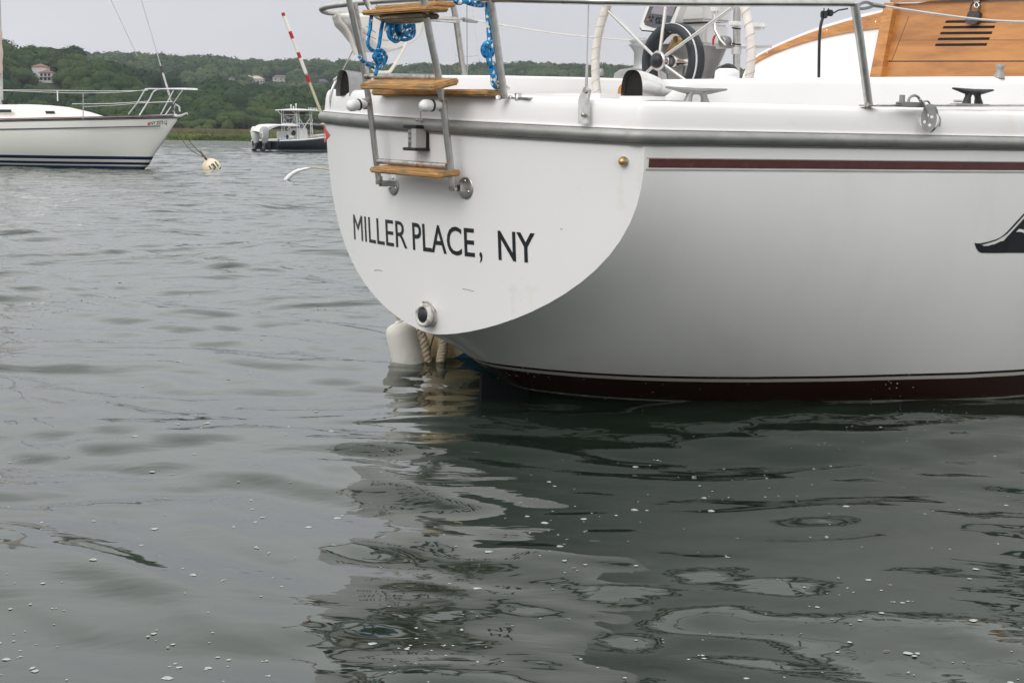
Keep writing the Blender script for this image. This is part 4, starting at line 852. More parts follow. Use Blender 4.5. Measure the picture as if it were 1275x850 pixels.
# far lifeline wire to wheel side etc. and black cable with clip on the cockpit side
cbk=wire('black_cable',[at(1029,16,1,-.95),at(1024,24,1,-.95),at(1020.5,45,1,-.95),at(1019.5,98,1,-.95)],.0062,blackp)
g=MB(); g.box(at(1026,18.5,1,-.95),(.03,.02,.03),bev=.004); g.box(at(1033,16.5,1,-.95),(.03,.02,.026),bev=.004); g.tube([at(1037,17,1,-.95),at(1044,13,1,-.95),at(1056,11,1,-.98)],.0035,6)
for x in (1026,1031.5): g.tube([at(x,15,1,-.95),at(x,10.5,1,-.95)],.0025,6)
g.build('cable_plug',blackp,cbk)
# ---- rudder
g=MB(); ra=at(598.5,466,1,0); rb_=at(657,487,1,0); ru=[(rb_.x,rb_.z),(ra.x+.012,ra.z),(ra.x,ra.z-.006),(ra.x+.01,-.9),(rb_.x+.05,-.9)]
vs=[]
for a,z in ru: vs.append(Vector((a,-.008,z)))
g.poly(vs,ex=Vector((0,.016,0))); g.build('rudder',mat('rudder_paint',(.007,.008,.009),.85,0,.2,10,spec=.2),boat)
# ---- mast and boom far forward are outside the frame; keep the mast so the rig makes sense
# ================================================================ things hung on / lying on the sailboat
def rope(name,label,base,lines,r,m=bluerope_m,group=None,cat='rope',close=False):
    t=thing(name,label,cat,base,BM,group)
    return t
# coiled line on the ladder
base=at(475,25,1,.1)
t=thing('blue_rope','blue and white braided rope coiled and knotted below the folded ladder treads','rope',base,BM)
g=MB(); bc=.08
def LL(p,b): return [at(x,y,1,b) for x,y in p]
g.tube(smoothpts(LL([(463,17),(461.5,29),(461,36),(459,44),(458,55),(462,62),(469,65)],.10),6),.0078,9)
g.tube(smoothpts(LL([(478,26),(476,30),(474,42),(472,56),(470,66),(471,76),(469,88),(467,94)],.09),6),.0078,9)
g.tube(smoothpts(LL([(447,70),(453,77),(460,82),(468,84.5),(475,83),(479,78),(481,70),(478,66),(472,66)],.13),6),.0078,9)
g.build('line',bluerope_m,t)
g=MB(); 
g.tube(smoothpts(LL([(466,66),(472,63),(478,66),(477,71),(470,74),(466,71),(469,67),(475,69),(476,75),(471,78),(467,74)],.08),6),.0095,9); g.build('knot',bluerope_m,t)
g=MB()
for k,(x0,x1,yb,bb) in enumerate(((484,496,50,.06),(487,500,52,.045),(491,503,48,.03),(495,515,50,.05),(499,512,42,.02),(496,509,37,.06),(501,515,45,.035),(483,492,44,.07))):
    g.tube(smoothpts(LL([(x0,24),(x0-1.5,36),(x0+1,yb-3),((x0+x1)/2,yb),(x1-.5,yb-5),(x1+.8,36),(x1-1,24)],bb),6),.0072,8)
g.build('coil',bluerope_m,t)
t=thing('blue_rope','blue and white braided rope knotted and clipped down to the stern deck beside the stanchion','rope',at(607,60,1,-.43),BM)
g=MB(); g.tube(smoothpts(LL([(566,-4),(570,3),(578,1),(586,4),(597,6),(605,4),(606.5,-3)],-.38),6),.012,9); g.tube(smoothpts(LL([(606,-6),(607.5,10),(609,30),(610.5,50),(611,58)],-.42),6),.0125,9); g.build('line',bluerope_m,t)
g=MB(); g.tube(smoothpts(LL([(613,54),(606,55),(602,61),(604,68),(610,69),(613,63),(611,57),(606,60),(607,66)],-.43),6),.0125,9); g.build('knot',bluerope_m,t)
g=MB(); g.tube(smoothpts(LL([(608,67),(610,78),(615,88),(622,98),(623,104),(619,108),(615,104),(614.5,96),(612,84)],-.44),6),.0125,9); g.build('eye_loop',bluerope_m,t)
t=thing('shackle','small stainless snap shackle hooked through the eye of the knotted blue rope','shackle',at(620,106,1,-.45),BM)
g=MB(); g.tube(smoothpts(LL([(618,105),(621,100.5),(626,103),(632,108),(634,110.5),(630,111),(624,108)],-.46),4,closed=True),.004,8,closed=True); g.tube(LL([(618,103),(624,107)],-.465),.007,8); g.build('shackle_body',brightsteel,t)
# horseshoe lifebuoy bag hanging inside the port pushpit
B1=.95; t=thing('lifebuoy_bag','white vinyl horseshoe lifebuoy bag hanging from the port side of the stern rail','lifebuoy',at(470,20,1,B1),BM)
body=[(424,17),(423,25),(425,31),(432,38),(437,44),(445,54),(452,60),(462,65),(474,66.5),(488,63),(500,58),(510,51),(516,44),(520,30),(519,22),(500,19),(460,18)]
g=MB(); pts_=[at(x,y,1,B1) for x,y in body]; cen=sum(pts_,Vector())/len(pts_)
rings=[]
for i in range(8):
    a=math.pi*i/7; k=.80+.20*math.sin(a); rings.append([cen+(p-cen)*k+Vector((0,-.10*math.cos(a)*1.0,0)) for p in smoothpts(pts_,3,closed=True)])
g.grid(rings,closed=True); n_=len(rings[0]); g.poly(rings[0],smooth=True); g.poly(rings[-1]); bag=g.build('cover',cloth,t)
g=MB(); g.tube(smoothpts([at(x,y,1,B1-.04) for x,y in ((421,18),(423,27),(430,34),(436,45),(440,58),(443,68))],5),.011,8); g.tube(smoothpts([at(x,y,1,B1-.1) for x,y in ((507,52),(500,66),(492,80),(485,90))],5),.0085,8); g.tube(smoothpts([at(x,y,1,B1-.1) for x,y in ((464,85),(468,89),(476,90.5),(485,90))],5),.008,8); g.build('webbing_strap',leather,t)
g=MB(); q=at(479,38,1,B1-.115)
for pts2 in ([(456,33),(462,37),(468,41)],[(452,41),(460,45),(468,49)],[(476,50),(484,50.6)],[(477,33),(485,33.6)],[(479,34),(478.6,39)],[(484,34),(484,39)]):
    g.tube([at(x,y,1,B1-.112) for x,y in pts2],.0016,5)
g.build('printed_lines',mat('faded_print',(.12,.11,.12),.7),bag)
# snatch block hanging from the track car
t=thing('snatch_block','steel pulley block with white sheave hanging off the side-deck track over the gunwale','pulley block',at(1157,133,1,-1.40),BM)
c=at(1157.5,147.5,1,-1.43); ax=Vector((-.93,-.42,0)).normalized()
def ell(c,rx,rz,ax,th,g,tilt=.0):
    x=Vector((0,0,1)).cross(ax).normalized(); rows=[]
    g.poly([c+x*(rx*math.cos(a))+Vector((0,0,1))*(rz*math.sin(a)) for a in np.linspace(0,2*math.pi,28,endpoint=False)],ex=ax*th)
g=MB(); ell(c+ax*.014,.030,.056,ax,.003,g); blk_=g.build('cheek_plate',cast,t)
g=MB(); ell(c-ax*.018,.032,.056,ax,.003,g); g.build('cheek_plate',steel,t)
g=MB(); g.lathe([(.036,-.016),(.033,-.005),(.033,.005),(.036,.013)],c-Vector((0,0,.010)),ax,26); g.build('sheave',white,t)
g=MB()
for a in (40,110,200,290): g.lathe([(.0065,0),(0,.001)],c+ax*.0178+Vector((0,0,1)).cross(ax)*(.016*math.cos(math.radians(a)))+Vector((0,0,.020*math.sin(math.radians(a))-.008)),ax,12)
g.build('cheek_holes',white,blk_)
g=MB(); g.tube(smoothpts([at(x,y,1,-1.43) for x,y in ((1146,124),(1150,131),(1153,140),(1154,152))],4),.0045,8); g.tube(smoothpts([at(x,y,1,-1.42) for x,y in ((1149,127),(1155,126),(1158,131),(1154,134),(1149,131))],4,closed=True),.004,8,closed=True); g.tube(smoothpts([at(x,y,1,-1.42) for x,y in ((1156,131),(1163,138),(1170,147),(1170,158))],4),.0035,8); g.build('shackle',steelrust,t)
# padlock
t=thing('padlock','dark bronze padlock hanging over the top louvre of the teak washboard','padlock',bk(1209,20,.05),BM)
g=MB(); g.poly([bk(x,y,.055) for x,y in ((1205,16),(1207,14),(1217,14.5),(1219,17),(1217,28),(1214,30.5),(1205,30.5),(1201.5,28),(1202,24))],ex=Vector((.028,0,0))); g.build('lock_body',bronze,t)
g=MB(); g.tube(smoothpts([bk(x,y,.045) for x,y in ((1208,16),(1209,8),(1212,4),(1217,3),(1220,7),(1219,12),(1217,16))],5),.0048,8); g.build('lock_shackle',bronze,t)
t=thing('hasp','shiny hasp and staple above the padlock at the top of the companionway','hasp',bk(1215,2,.04),BM)
g=MB(); g.poly([bk(x,y,.035) for x,y in ((1212,-8),(1220,-8),(1219,6),(1213,6))],ex=Vector((.012,0,0))); g.tube(smoothpts([bk(x,y,.05) for x,y in ((1213,7),(1216,3),(1219,7),(1216,10))],4,closed=True),.004,8,closed=True); g.build('hasp_plate',brightsteel,t)
# ================================================================ floats beside the stern
pk=onwater(505,452); Yp=pk.y
t=thing('pickup_buoy','white foam pick-up float with a tall red and white banded whip rising behind the transom','pick-up buoy',pk)
g=MB(); A=atY(495.5,397,Yp); Bc=atY(510.5,455,Yp); axd=(A-Bc).normalized(); L_=(A-Bc).length
hw_=(atY(528,440,Yp)-atY(488,440,Yp)).length/2
hf=(L_-.02)
prof=[(0,-.12)]+[(hw_*1.02,-.10),(hw_*1.03,.02),(hw_*1.0,hf*.55),(hw_*.985,hf*.76),(hw_*.95,hf*.85),(hw_*.85,hf*.925),(hw_*.68,hf*.975),(hw_*.45,hf*1.0),(hw_*.2,hf*1.005),(0,hf*1.006)]
g.lathe(prof,Bc,axd,36); g.build('foam_float',foamw,t)
g=MB(); g.lathe([(hw_*.24,0),(hw_*.22,.008),(hw_*.1,.010)],Bc+axd*(hf*1.01),axd,20); g.build('washer',white,t)
tipp=atY(352,16,Yp-.0); p0=Bc+axd*(hf*1.02)
whip=[p0,atY(470,325,Yp),atY(434,230,Yp),atY(395,128,Yp),atY(372,68,Yp),tipp]
wp=smoothpts(whip,16); 
g=MB(); g.tube(wp,[.0085-.003*i/len(wp) for i in range(len(wp))],8); wpo=g.build('whip',mat('whip_cream',(.55,.50,.36),.5),t)
def seg(y0,y1,m,name):
    q=[p for p in wp if True]; 
    a=atY(352+(y0-16)*.384,y0,Yp); b=atY(352+(y1-16)*.384,y1,Yp)
    import bisect
    def near(y):
        z=atY(400,y,Yp).z
        for i in range(len(wp)-1):
            if (wp[i].z-z)*(wp[i+1].z-z)<=0: 
                f=(z-wp[i].z)/((wp[i+1].z-wp[i].z) or 1); return wp[i]+(wp[i+1]-wp[i])*f
        return wp[-1]
    g=MB(); g.tube([near(y0),near((y0+y1)/2),near(y1)],.0085,10); g.build(name,m,wpo)
wm=mat('whip_white',(.75,.72,.68),.5); rm_=mat('whip_red',(.42,.02,.025),.5)
seg(17,21,rm_,'red_band'); seg(21,40,wm,'white_band'); seg(40,49,rm_,'red_band'); seg(49,66,wm,'white_band'); seg(66,73,rm_,'red_band'); seg(73,92,wm,'white_band'); seg(94,103,rm_,'red_band')
# mooring ball
mbp=onwater(572,462)+Vector((0,.55,0)); t=thing('mooring_ball','cream mooring ball with blue lower band, half hidden under the stern overhang','mooring ball',mbp)
Rb=.27; cz=atY(580,404,mbp.y); cz.z=.10
g=MB(); n=Vector((-.60,-.05,1)).normalized(); c=Vector((cz.x,mbp.y,cz.z))
prof=[(Rb*math.sin(a),-Rb*math.cos(a)) for a in np.linspace(0,math.pi,25)]
g.lathe([p for p in prof if p[1]<-.03]+[(math.sqrt(Rb*Rb-.03**2),-.03)],c,n,40); g.build('blue_band',bluep,t)
g=MB(); g.lathe([(math.sqrt(Rb*Rb-.0299**2),-.0299)]+[p for p in prof if p[1]>-.025],c,n,40); g.build('ball',cream,t)
# twisted mooring ropes over the ball
def twist(g,pts,r,turn=22):
    P=smoothpts(pts,24); n=len(P); 
    for k in range(3):
        out=[]
        for i,p in enumerate(P):
            t_=(P[min(i+1,n-1)]-P[max(i-1,0)]).normalized(); x=t_.cross(Vector((0,1,0.2))).normalized(); y=t_.cross(x); a=2*math.pi*k/3+i*turn/n
            out.append(p+x*(r*.62*math.cos(a))+y*(r*.62*math.sin(a)))
        g.tube(out,r*.62,7)
for (pp_,lab) in (([(521,405),(525,418),(529,432),(531,447),(532,462)],'thick twisted cream rope hanging between the white float and the mooring ball'),([(551,418),(552,428),(551,438),(549,448),(548,462)],'twisted rope with blue end hanging in front of the cream mooring ball')):
    Y_=c.y-Rb-.04 ; t=thing('mooring_rope',lab,'rope',atY(pp_[-1][0],pp_[-1][1],Y_)); g=MB(); twist(g,[atY(x,y,Y_) for x,y in pp_],.021); g.build('strand',manila,t)
    if 'blue' in lab: g=MB(); g.tube([atY(549.5,444,Y_-.004),atY(548.5,462,Y_-.004)],.017,10); g.build('blue_whipping',bluep,t)
t=thing('thin_line','thin dark line slanting down over the cream mooring ball','rope',atY(533,446,c.y-Rb-.05)); g=MB(); g.tube([atY(540,418,c.y-Rb-.05),atY(536,432,c.y-Rb-.05),atY(532,462,c.y-Rb-.05)],.004,6); g.build('cord',mat('dark_cord',(.06,.055,.045),.9),t)

# ================================================================ generic small hull
def frame_from(origin,fwd):
    f=Vector((fwd[0],fwd[1],0)).normalized(); l=Vector((-f.y,f.x,0)); return Matrix(((f.x,l.x,0,origin[0]),(f.y,l.y,0,origin[1]),(0,0,1,0),(0,0,0,1)))
# ---- moored sailboat on the left; local x = distance aft of the stem (negative forward), y = to its starboard..., bow points right
O2=onwater(181,210.5); left=onwater(0,206.5); dirn=(O2-left); FR=frame_from(O2,dirn); FI=FR.inverted(); C2=FI@Vector((0,0,HC)); R3=FI.to_3x3()
def a2(px,py,yv): d=R3@ray(px,py); return C2+d*((yv-C2.y)/d.y)
sb=thing('sailboat','white sailboat with two navy stripes and bow rail moored at the left edge','sailboat',(0,0,0),FR)
# x forward, so aft is negative; y>0 is the far (port) side because frame l = left of forward
K2=pchip([-8.5,-6,-3,-1.2,0,.35,.8,1.2],[-.5,-.6,-.5,-.28,-.02,.45,1.0,1.52])
B2=pchip([-8.5,-6,-4.5,-3,-1.5,-.3,.6,1.0,1.22],[1.35,1.65,1.68,1.52,1.12,.66,.30,.13,.02])
def R2(x): return 1.40+.0145*max(0,x+6)**1.35
def f2(t): return (1-(1-t)**2.3)**(1/1.6)
def h2pt(x,t,sg): K=K2(x);R=R2(x);z=K+t*(R-K); fl=.55+.45*t if x>-1.5 else 1; k=min(1,max(0,(x+2.2)/3)); f=f2(t)*(1-k)+(t**.75)*k; return Vector((x,sg*B2(x)*f,z))
g=MB(); XS=[-8.5,-7.5,-6.5,-5.5,-4.5,-3.7,-3,-2.3,-1.7,-1.2,-.8,-.4,-.1,.15,.35,.55,.75,.95,1.1,1.2]
for sg in (-1,1):
    rows=[[h2pt(x,t/16,sg) for t in range(17)] for x in XS]
    if sg==-1: rows=[r_[::-1] for r_ in rows]
    g.grid(rows)
def striped(name,white_c,bands):
    m=mat(name,white_c,.3,0,.02,1,coat=.2); nt=m.node_tree; b=nt.nodes['Principled BSDF']; src=b.inputs['Base Color'].links[0].from_socket
    tc=N(nt,'ShaderNodeTexCoord'); sp=N(nt,'ShaderNodeSeparateXYZ'); nt.links.new(tc.outputs['Object'],sp.inputs[0])
    for z0,z1,c in bands:
        a=N(nt,'ShaderNodeMath',operation='GREATER_THAN'); a.inputs[1].default_value=z0; nt.links.new(sp.outputs['Z'],a.inputs[0])
        d=N(nt,'ShaderNodeMath',operation='LESS_THAN'); d.inputs[1].default_value=z1; nt.links.new(sp.outputs['Z'],d.inputs[0])
        mu=N(nt,'ShaderNodeMath',operation='MULTIPLY'); nt.links.new(a.outputs[0],mu.inputs[0]); nt.links.new(d.outputs[0],mu.inputs[1])
        mx=N(nt,'ShaderNodeMixRGB'); mx.inputs[2].default_value=(*c,1); nt.links.new(mu.outputs[0],mx.inputs[0]); nt.links.new(src,mx.inputs[1]); src=mx.outputs[0]
    nt.links.new(src,b.inputs['Base Color']); return m
navy=(.012,.016,.06)
hu2=g.build('hull',striped('left_boat_hull',(.73,.72,.675),[(-1,.075,(.01,.05,.12)),(.075,.105,(.6,.58,.48)),(.125,.205,navy),(.225,.25,(.6,.6,.55)),(.285,.385,navy)]),sb,merge=.0004)
cv=MB()
for sg in (-1,1): cv.grid([[h2pt(x,1,sg)+Vector((0,sg*(-.10)+sg*.115,dz)) for x in XS if x<.9] for dz in (-.275,-.24)])
cv.build('cove_stripe',mat('cove_grey',(.06,.065,.09),.4),sb)
cv=MB()
for sg in (-1,1): cv.tube([h2pt(x,1,sg)+Vector((0,0,-.01)) for x in XS],.02,8)
cv.build('rub_rail',mat('rail_dark',(.05,.06,.07),.5),sb)
cv=MB()
for sg in (-1,1): cv.grid([[h2pt(x,1,sg)+Vector((0,0,.05)) for x in XS],[h2pt(x,1,sg)+Vector((0,-sg*.04,.085)) for x in XS]])
cv.build('toe_rail',mat('toe_rail_teak',(.13,.055,.045),.6),sb)
dk=MB(); dk.grid([[h2pt(x,1,-1)+Vector((0,0,.045)),Vector((x,0,R2(x)+.10)),h2pt(x,1,1)+Vector((0,0,.045))] for x in XS]); dk.build('deck',gel,sb)
# cabin trunk
cb=MB(); rows=[]
for x,w,h in ((-8.5,1.15,.52),(-5,1.13,.52),(-4.0,1.08,.50),(-3.2,1.0,.42),(-2.6,.90,.30),(-2.0,.74,.13),(-1.4,.5,.0)):
    z=R2(x)+.03; rows.append([Vector((x,-w,z)),Vector((x,-w*.93,z+h*.62)),Vector((x,-w*.82,z+h*.86)),Vector((x,-w*.45,z+h*1.0)),Vector((x,w*.45,z+h*1.0)),Vector((x,w*.82,z+h*.86)),Vector((x,w*.93,z+h*.62)),Vector((x,w,z))])
cb.grid(rows); cab2=cb.build('cabin',mat('cabin_cream',(.76,.71,.66),.5,0,.02,2),sb)
for x0,x1,y0,y1 in ((-8,15,136,140.5),(55.5,69,138,142.3)):
    g=MB(); g.poly([a2(x,y,-1.17) for x,y in ((x0,y0),(x1-1.5,y0),(x1,y1),(x0+2,y1))],ex=Vector((0,.06,0))); w_=g.build('window_frame',gel,cab2)
    g=MB(); g.poly([a2(x,y,-1.19) for x,y in ((x0+.6,y0+.5),(x1-1.8,y0+.5),(x1-.6,y1-.5),(x0+1.8,y1-.5))],ex=Vector((0,.012,0))); g.build('pane',winm,w_)
g=MB(); g.box(Vector((a2(37,122,0).x,0,R2(-4)+.52)),(.55,.5,.04)); g.build('deck_hatch',gel,sb)
# pulpit
def T2(name,pts,r,m=steel,par=sb,n=5,yv=None): g=MB(); g.tube(smoothpts([a2(x,y,b) for x,y,b in pts],n),r,8); return g.build(name,m,par)
pulm=mat('pulpit_white_steel',(.72,.72,.72),.3,.3)
pu=T2('pulpit',[(160,142.5,-.85),(171,128,-.82),(180,113,-.75),(184,111,-.7),(205,111,-.35),(230,111.5,0),(245,112,.05),(240,110.7,.2),(210,110.7,.5),(193,113,.7),(186,124,.8),(173,145,.85)],.022,pulm,n=6)
T2('pulpit_leg',[(200,143.5,-.35),(216,113,-.2)],.019,pulm,pu); T2('pulpit_leg',[(206,143,.0),(227,113,0)],.019,pulm,pu)
T2('pulpit_midrail',[(173,128.5,-.8),(195,127.5,-.45),(215,127,-.2)],.013,pulm,pu)
for x,b in ((103.5,-1.38),): T2('stanchion',[(x,149,b),(x,116,b)],.016,steel)
T2('stanchion',[(71.8,126,1.3),(71.5,112.5,1.3)],.022,pulm)
lw=mat('lifeline_white',(.60,.60,.60),.5)
for pts_ in ([(-10,112.5,-1.45),(60,115,-1.42),(103,116,-1.38),(150,115,-1.1),(184,112,-.75)],[(103,133,-1.38),(140,131.5,-1.1),(173,128.5,-.8)],[(-10,112,1.4),(71,112.8,1.3),(130,113.5,1.),(184,113,.75)],[(90,129.5,1.2),(140,129,1.),(186,126,.8)]): T2('lifeline',pts_,.009,lw)
# forestay with furler
g=MB(); a=a2(218,143,0); b=a2(176,0,0); b=a+(b-a)*2.0; g.tube([a,on(a,b,.5),b],.016,8); g.tube([on(a,b,.085),on(a,b,.18)],.034,8); fo=g.build('forestay',mat('foil_grey',(.50,.50,.50),.4,.3),sb)
g=MB(); g.tube([on(a,b,.185),on(a,b,.21)],.055,8); g.tube([on(a,b,.02),on(a,b,.055)],.05,8); g.build('furler_drum',mat('furl_dark',(.06,.06,.065),.6),fo)
T2('inner_stay',[(171,70,0),(138,0,0),(90,-100,0)],.011,mat('stay_grey',(.38,.38,.38),.5,.4))
# anchor roller and anchor on the bow
g=MB(); g.tube([a2(216,139,0),a2(219,130,0),a2(223,133,0),a2(224,139,0)],.032,8); g.tube([a2(210,146,0),a2(226,145,0),a2(233,141.5,0)],[.04,.06,.045],8); g.build('anchor_roller',mat('galvanised',(.48,.48,.48),.55,.4,.15,10),sb)
# mast, mast cover
g=MB(); a=a2(1,113,0); mb0=Vector((a.x,0,R2(a.x)+.4)); g.tube([mb0,mb0+Vector((0,0,9))],.075,10); g.build('mast',mat('mast_grey',(.50,.50,.48),.4,.3),sb)
g=MB(); pts_=[a2(x,y,-.1) for x,y in ((-2,91),(-1,76),(-1.6,58),(-2.5,40),(-4,30))]; g.tube(smoothpts(pts_,5),[.12+.05*math.sin(i) *.3 for i in range(21)],10); g.build('sail_cover',mat('cover_beige',(.60,.50,.44),.8,0,.1,6,bump=.01),sb)
g=MB(); g.lathe([(.10,0),(.10,.2),(.14,.25)],Vector((a.x+.25,-.1,R2(a.x)+.45)),(0,0,1),10); g.build('mast_base_winch',blackp,sb)
# registration number on the bow, following the hull
bm=bmesh.new(); bm.from_mesh(hu2.data); HB2=BVHTree.FromBMesh(bm); bm.free()
def hit2(px,py,off=.004):
    loc,nor,i,d=HB2.ray_cast(C2,(R3@ray(px,py)).normalized()); 
    if nor.y>0: nor=-nor
    return loc+nor*off
me,c_,x0,x1=text_on(None,'r','NY 2573 LJ',0,0,0,0,None,weight=.018); g=MB()
pa,pb=hit2(188,155.5),hit2(207.5,154.0)
vs=[]
for v in c_:
    u=(v.x-x0)/(x1-x0); px=187.6+20.2*u; py=155.8-1.3*u-(v.y/.729)*4.6; vs.append(hit2(px,py))
g.add(vs,[list(p.vertices) for p in me.polygons],False); g.build('registration_number',blk,sb)
g=MB(); g.poly([hit2(x,y,.005) for x,y in ((183.8,152.6),(187,152.4),(187,155.8),(183.8,156))]); g.build('sticker',mat('sticker_red',(.5,.12,.10),.5),sb)
# ---- mooring buoy 131 with its two lines
bp_=onwater(261,211); Rb=.30; bcn=Vector((bp_.x+.055,bp_.y,.045)); t=thing('mooring_buoy','cream round mooring buoy with dark green numbers floating off the left sailboat bow','buoy',bp_)
prof=[(Rb*math.sin(a),-Rb*math.cos(a)) for a in np.linspace(0,math.pi,25)]; n=Vector((-.42,-.35,.84)).normalized()
g=MB(); g.lathe([p for p in prof if p[1]>-.10],bcn,n,36); g.build('ball',mat('buoy_cream',(.80,.68,.48),.45,0,.06,5),t)
g=MB(); g.lathe([p for p in prof if p[1]<=-.085],bcn,n,36); g.build('blue_underside',bluep,t)
me,c_,x0,x1=text_on(None,'r','131',0,0,0,0,None,weight=.03)
vs=[]; vd=(Vector((0,0,HC))-bcn).normalized(); rx=vd.cross(Vector((0,0,1))).normalized()*-1; uz=rx.cross(vd)*-1
if uz.z<0: uz=-uz
ta=.60
for v in c_:
    u=((v.x-x0)/(x1-x0)-.5)*.27; w=(v.y/.729-.5)*.18
    uu=u*math.cos(ta)-w*math.sin(ta)+.07; ww=u*math.sin(ta)+w*math.cos(ta)+.065; d=math.sqrt(max(.001,(Rb+.017)**2-uu*uu-ww*ww)); vs.append(bcn+rx*uu*(1 if rx.x>0 else -1)+uz*ww+vd*d)
g=MB(); g.add(vs,[list(p.vertices) for p in me.polygons],False); g.build('number',mat('buoy_green',(.01,.06,.05),.5),t)
g=MB(); g.tube([bcn+n*Rb,bcn+n*(Rb+.06)],.03,8); g.tube([bcn+n*(Rb+.05)+Vector((-.03*math.cos(a),0,.03*math.sin(a))) for a in np.linspace(0,6.28,10)],.012,6); g.build('eye',mat('rusty_iron',(.12,.055,.03),.8,.2),t)
top=bcn+n*(Rb+.08)
t=thing('mooring_line','pair of brown mooring lines running from the left sailboat bow to the numbered buoy','rope',top)
for pl_ in ([(216,146),(222,155.5),(232,170),(241,182)],[(219,158),(224,169),(232,181),(241,189)]):
    P_=[atY(x,y,top.y-.9+.2*k) for k,(x,y) in enumerate(pl_)]; g=MB(); g.tube(smoothpts(P_+[top],8),.012,6); g.build('line',browrope,t)
g=MB(); g.tube(smoothpts([top,top+Vector((-.10,0,.12)),top+Vector((-.16,0,.2))],4),.035,8); g.build('splice',browrope,t)

# ---- black centre-console motorboat, stern quarter towards the camera
O3=onwater(331,188.8); FR3=frame_from(O3,(.57,.82))
mo=thing('motorboat','black-hulled centre-console motorboat with white T-top and covered outboards','motorboat',(0,0,0),FR3)
Bm=pchip([0,2,4,5.5,6.6,7.4],[1.28,1.35,1.28,1.0,.55,.04]); Rm=pchip([0,1.5,4,7.4],[.70,.74,.90,1.25])
def m3(x,t,sg): K=-.35+max(0,(x-5.5))**1.6*.42; z=K+t*(Rm(x)-K); return Vector((x,sg*Bm(x)*(1-(1-t)**2.6)**(1/1.5),z))
XM=[0,.6,1.4,2.2,3,3.8,4.6,5.3,5.9,6.4,6.8,7.1,7.35]
g=MB()
for sg in (-1,1):
    rows=[[m3(x,k/12,sg) for k in range(13)] for x in XM]
    if sg==-1: rows=[r_[::-1] for r_ in rows]
    g.grid(rows)
g.grid([[Vector((0,m3(0,k/12,1).y*q,m3(0,k/12,1).z)) for q in np.linspace(-1,1,9)] for k in range(13)])
g.build('hull',striped('motor_hull',(.010,.012,.020),[(-1,.05,(.03,.10,.13)),(.05,.12,(.5,.55,.56))]),mo,merge=.0004)
g=MB()
for sg in (-1,1):
    g.tube([m3(x,1,sg)+Vector((0,0,.03)) for x in XM],.055,8); g.grid([[m3(x,1,sg)+Vector((0,0,.05)),m3(x,1,sg)+Vector((0,-sg*.22,.04)),m3(x,1,sg)+Vector((0,-sg*.24,-.35))] for x in XM[:10]])
g.box((2.9,0,.38),(5.6,2.0,.03)); g.box((5.6,0,.80),(1.6,1.2,.42),bev=.05); g.build('gunwale',gel,mo)
wb=mat('boat_white',(.74,.73,.71),.45,0,.03,2)
g=MB(); g.box((3.2,0,.98),(1.0,.95,1.15),Matrix.Rotation(-.08,3,'Y'),bev=.06); cs=g.build('console',wb,mo)
g=MB(); g.box((3.35,0,1.78),(.04,.95,.42),Matrix.Rotation(.3,3,'Y')); g.build('windscreen',mat('tinted',(.25,.27,.29),.1,0,.1,3,trans=.4),cs)
g=MB(); g.lathe([(.18,-.02),(.19,.02)],(2.62,-.1,1.25),(-1,0,.3),18); g.build('helm_wheel',blackp,cs)
g=MB(); g.box((1.9,0,1.0),(.6,1.1,.16),bev=.04); g.box((1.65,0,1.2),(.08,1.1,.35),bev=.03)
for yv in (-.5,.5):
    for xv in (1.7,2.15): g.tube([Vector((xv,yv,.38)),Vector((xv,yv,1.0))],.03,6)
g.build('leaning_post',wb,mo)
g=MB(); g.box((1.1,-.7,.80),(.8,.5,.10)); g.build('blue_cushion',mat('cushion_blue',(.05,.22,.45),.7),mo)
g=MB(); g.box((5.1,-.3,1.08),(.5,.5,.06)); g.build('blue_cushion',MATS['cushion_blue'],mo)
g=MB(); g.lathe([(.05,0),(.06,.1),(.12,.16),(.05,.3)],(1.3,-.75,.85),(0,0,1),8); g.build('fishing_reel',blackp,mo)
zt_=2.82; g=MB(); rows=[]
for k in range(11):
    u=k/10; x=1.75+2.7*u; e_=min(1,.66+.6*math.sin(math.pi*u)); rows.append([Vector((x,y*e_,zt_+.09*(1-(y/1.15)**2)*math.sin(math.pi*min(max(u,.04),.96)))) for y in np.linspace(-1.1,1.1,9)])
g.grid(rows); g.grid([[p-Vector((0,0,.06)) for p in r_] for r_ in rows])
ed_=[r_[0] for r_ in rows]+[p for p in rows[-1]]+[r_[-1] for r_ in rows[::-1]]+[p for p in rows[0][::-1]]; g.tube([p-Vector((0,0,.03)) for p in ed_],.04,6); tt=g.build('t_top',wb,mo)
g=MB()
for yv in (-.7,.7):
    for p in ([(2.35,.75),(2.3,2.8)],[(2.6,.75),(2.5,2.8)],[(3.75,.75),(3.6,2.8)],[(3.95,.8),(3.75,2.8)],[(2.5,2.3),(3.25,1.5)],[(3.65,2.3),(2.9,1.5)],[(2.3,1.9),(3.8,1.9)],[(3.7,2.5),(3.9,2.1)],[(3.85,2.1),(3.68,1.7)],[(3.72,1.7),(3.9,1.3)],[(1.9,2.75),(2.35,2.45)]):
        g.tube([Vector((x,yv,z)) for x,z in p],.032,6)
for x in (2.4,3.7): g.tube([Vector((x,-.7,2.5)),Vector((x,.7,2.5))],.03,6)
g.build('t_top_frame',pulm,mo)
g=MB(); g.box((2.9,0,zt_-.22),(1.0,1.0,.22)); g.build('electronics_box',mat('brown_box',(.07,.05,.045),.6),tt)
for dx,hh in ((0,.34),(.25,.22),(.5,.42)): g=MB(); g.tube([(2.6+dx,.1,zt_),(2.6+dx,.1,zt_+hh)],.03,6); g.lathe([(.06,0),(.05,.08)],(2.6+dx,.1,zt_+hh-.06),(0,0,1),8); g.build('antenna',wb,tt)
g=MB()
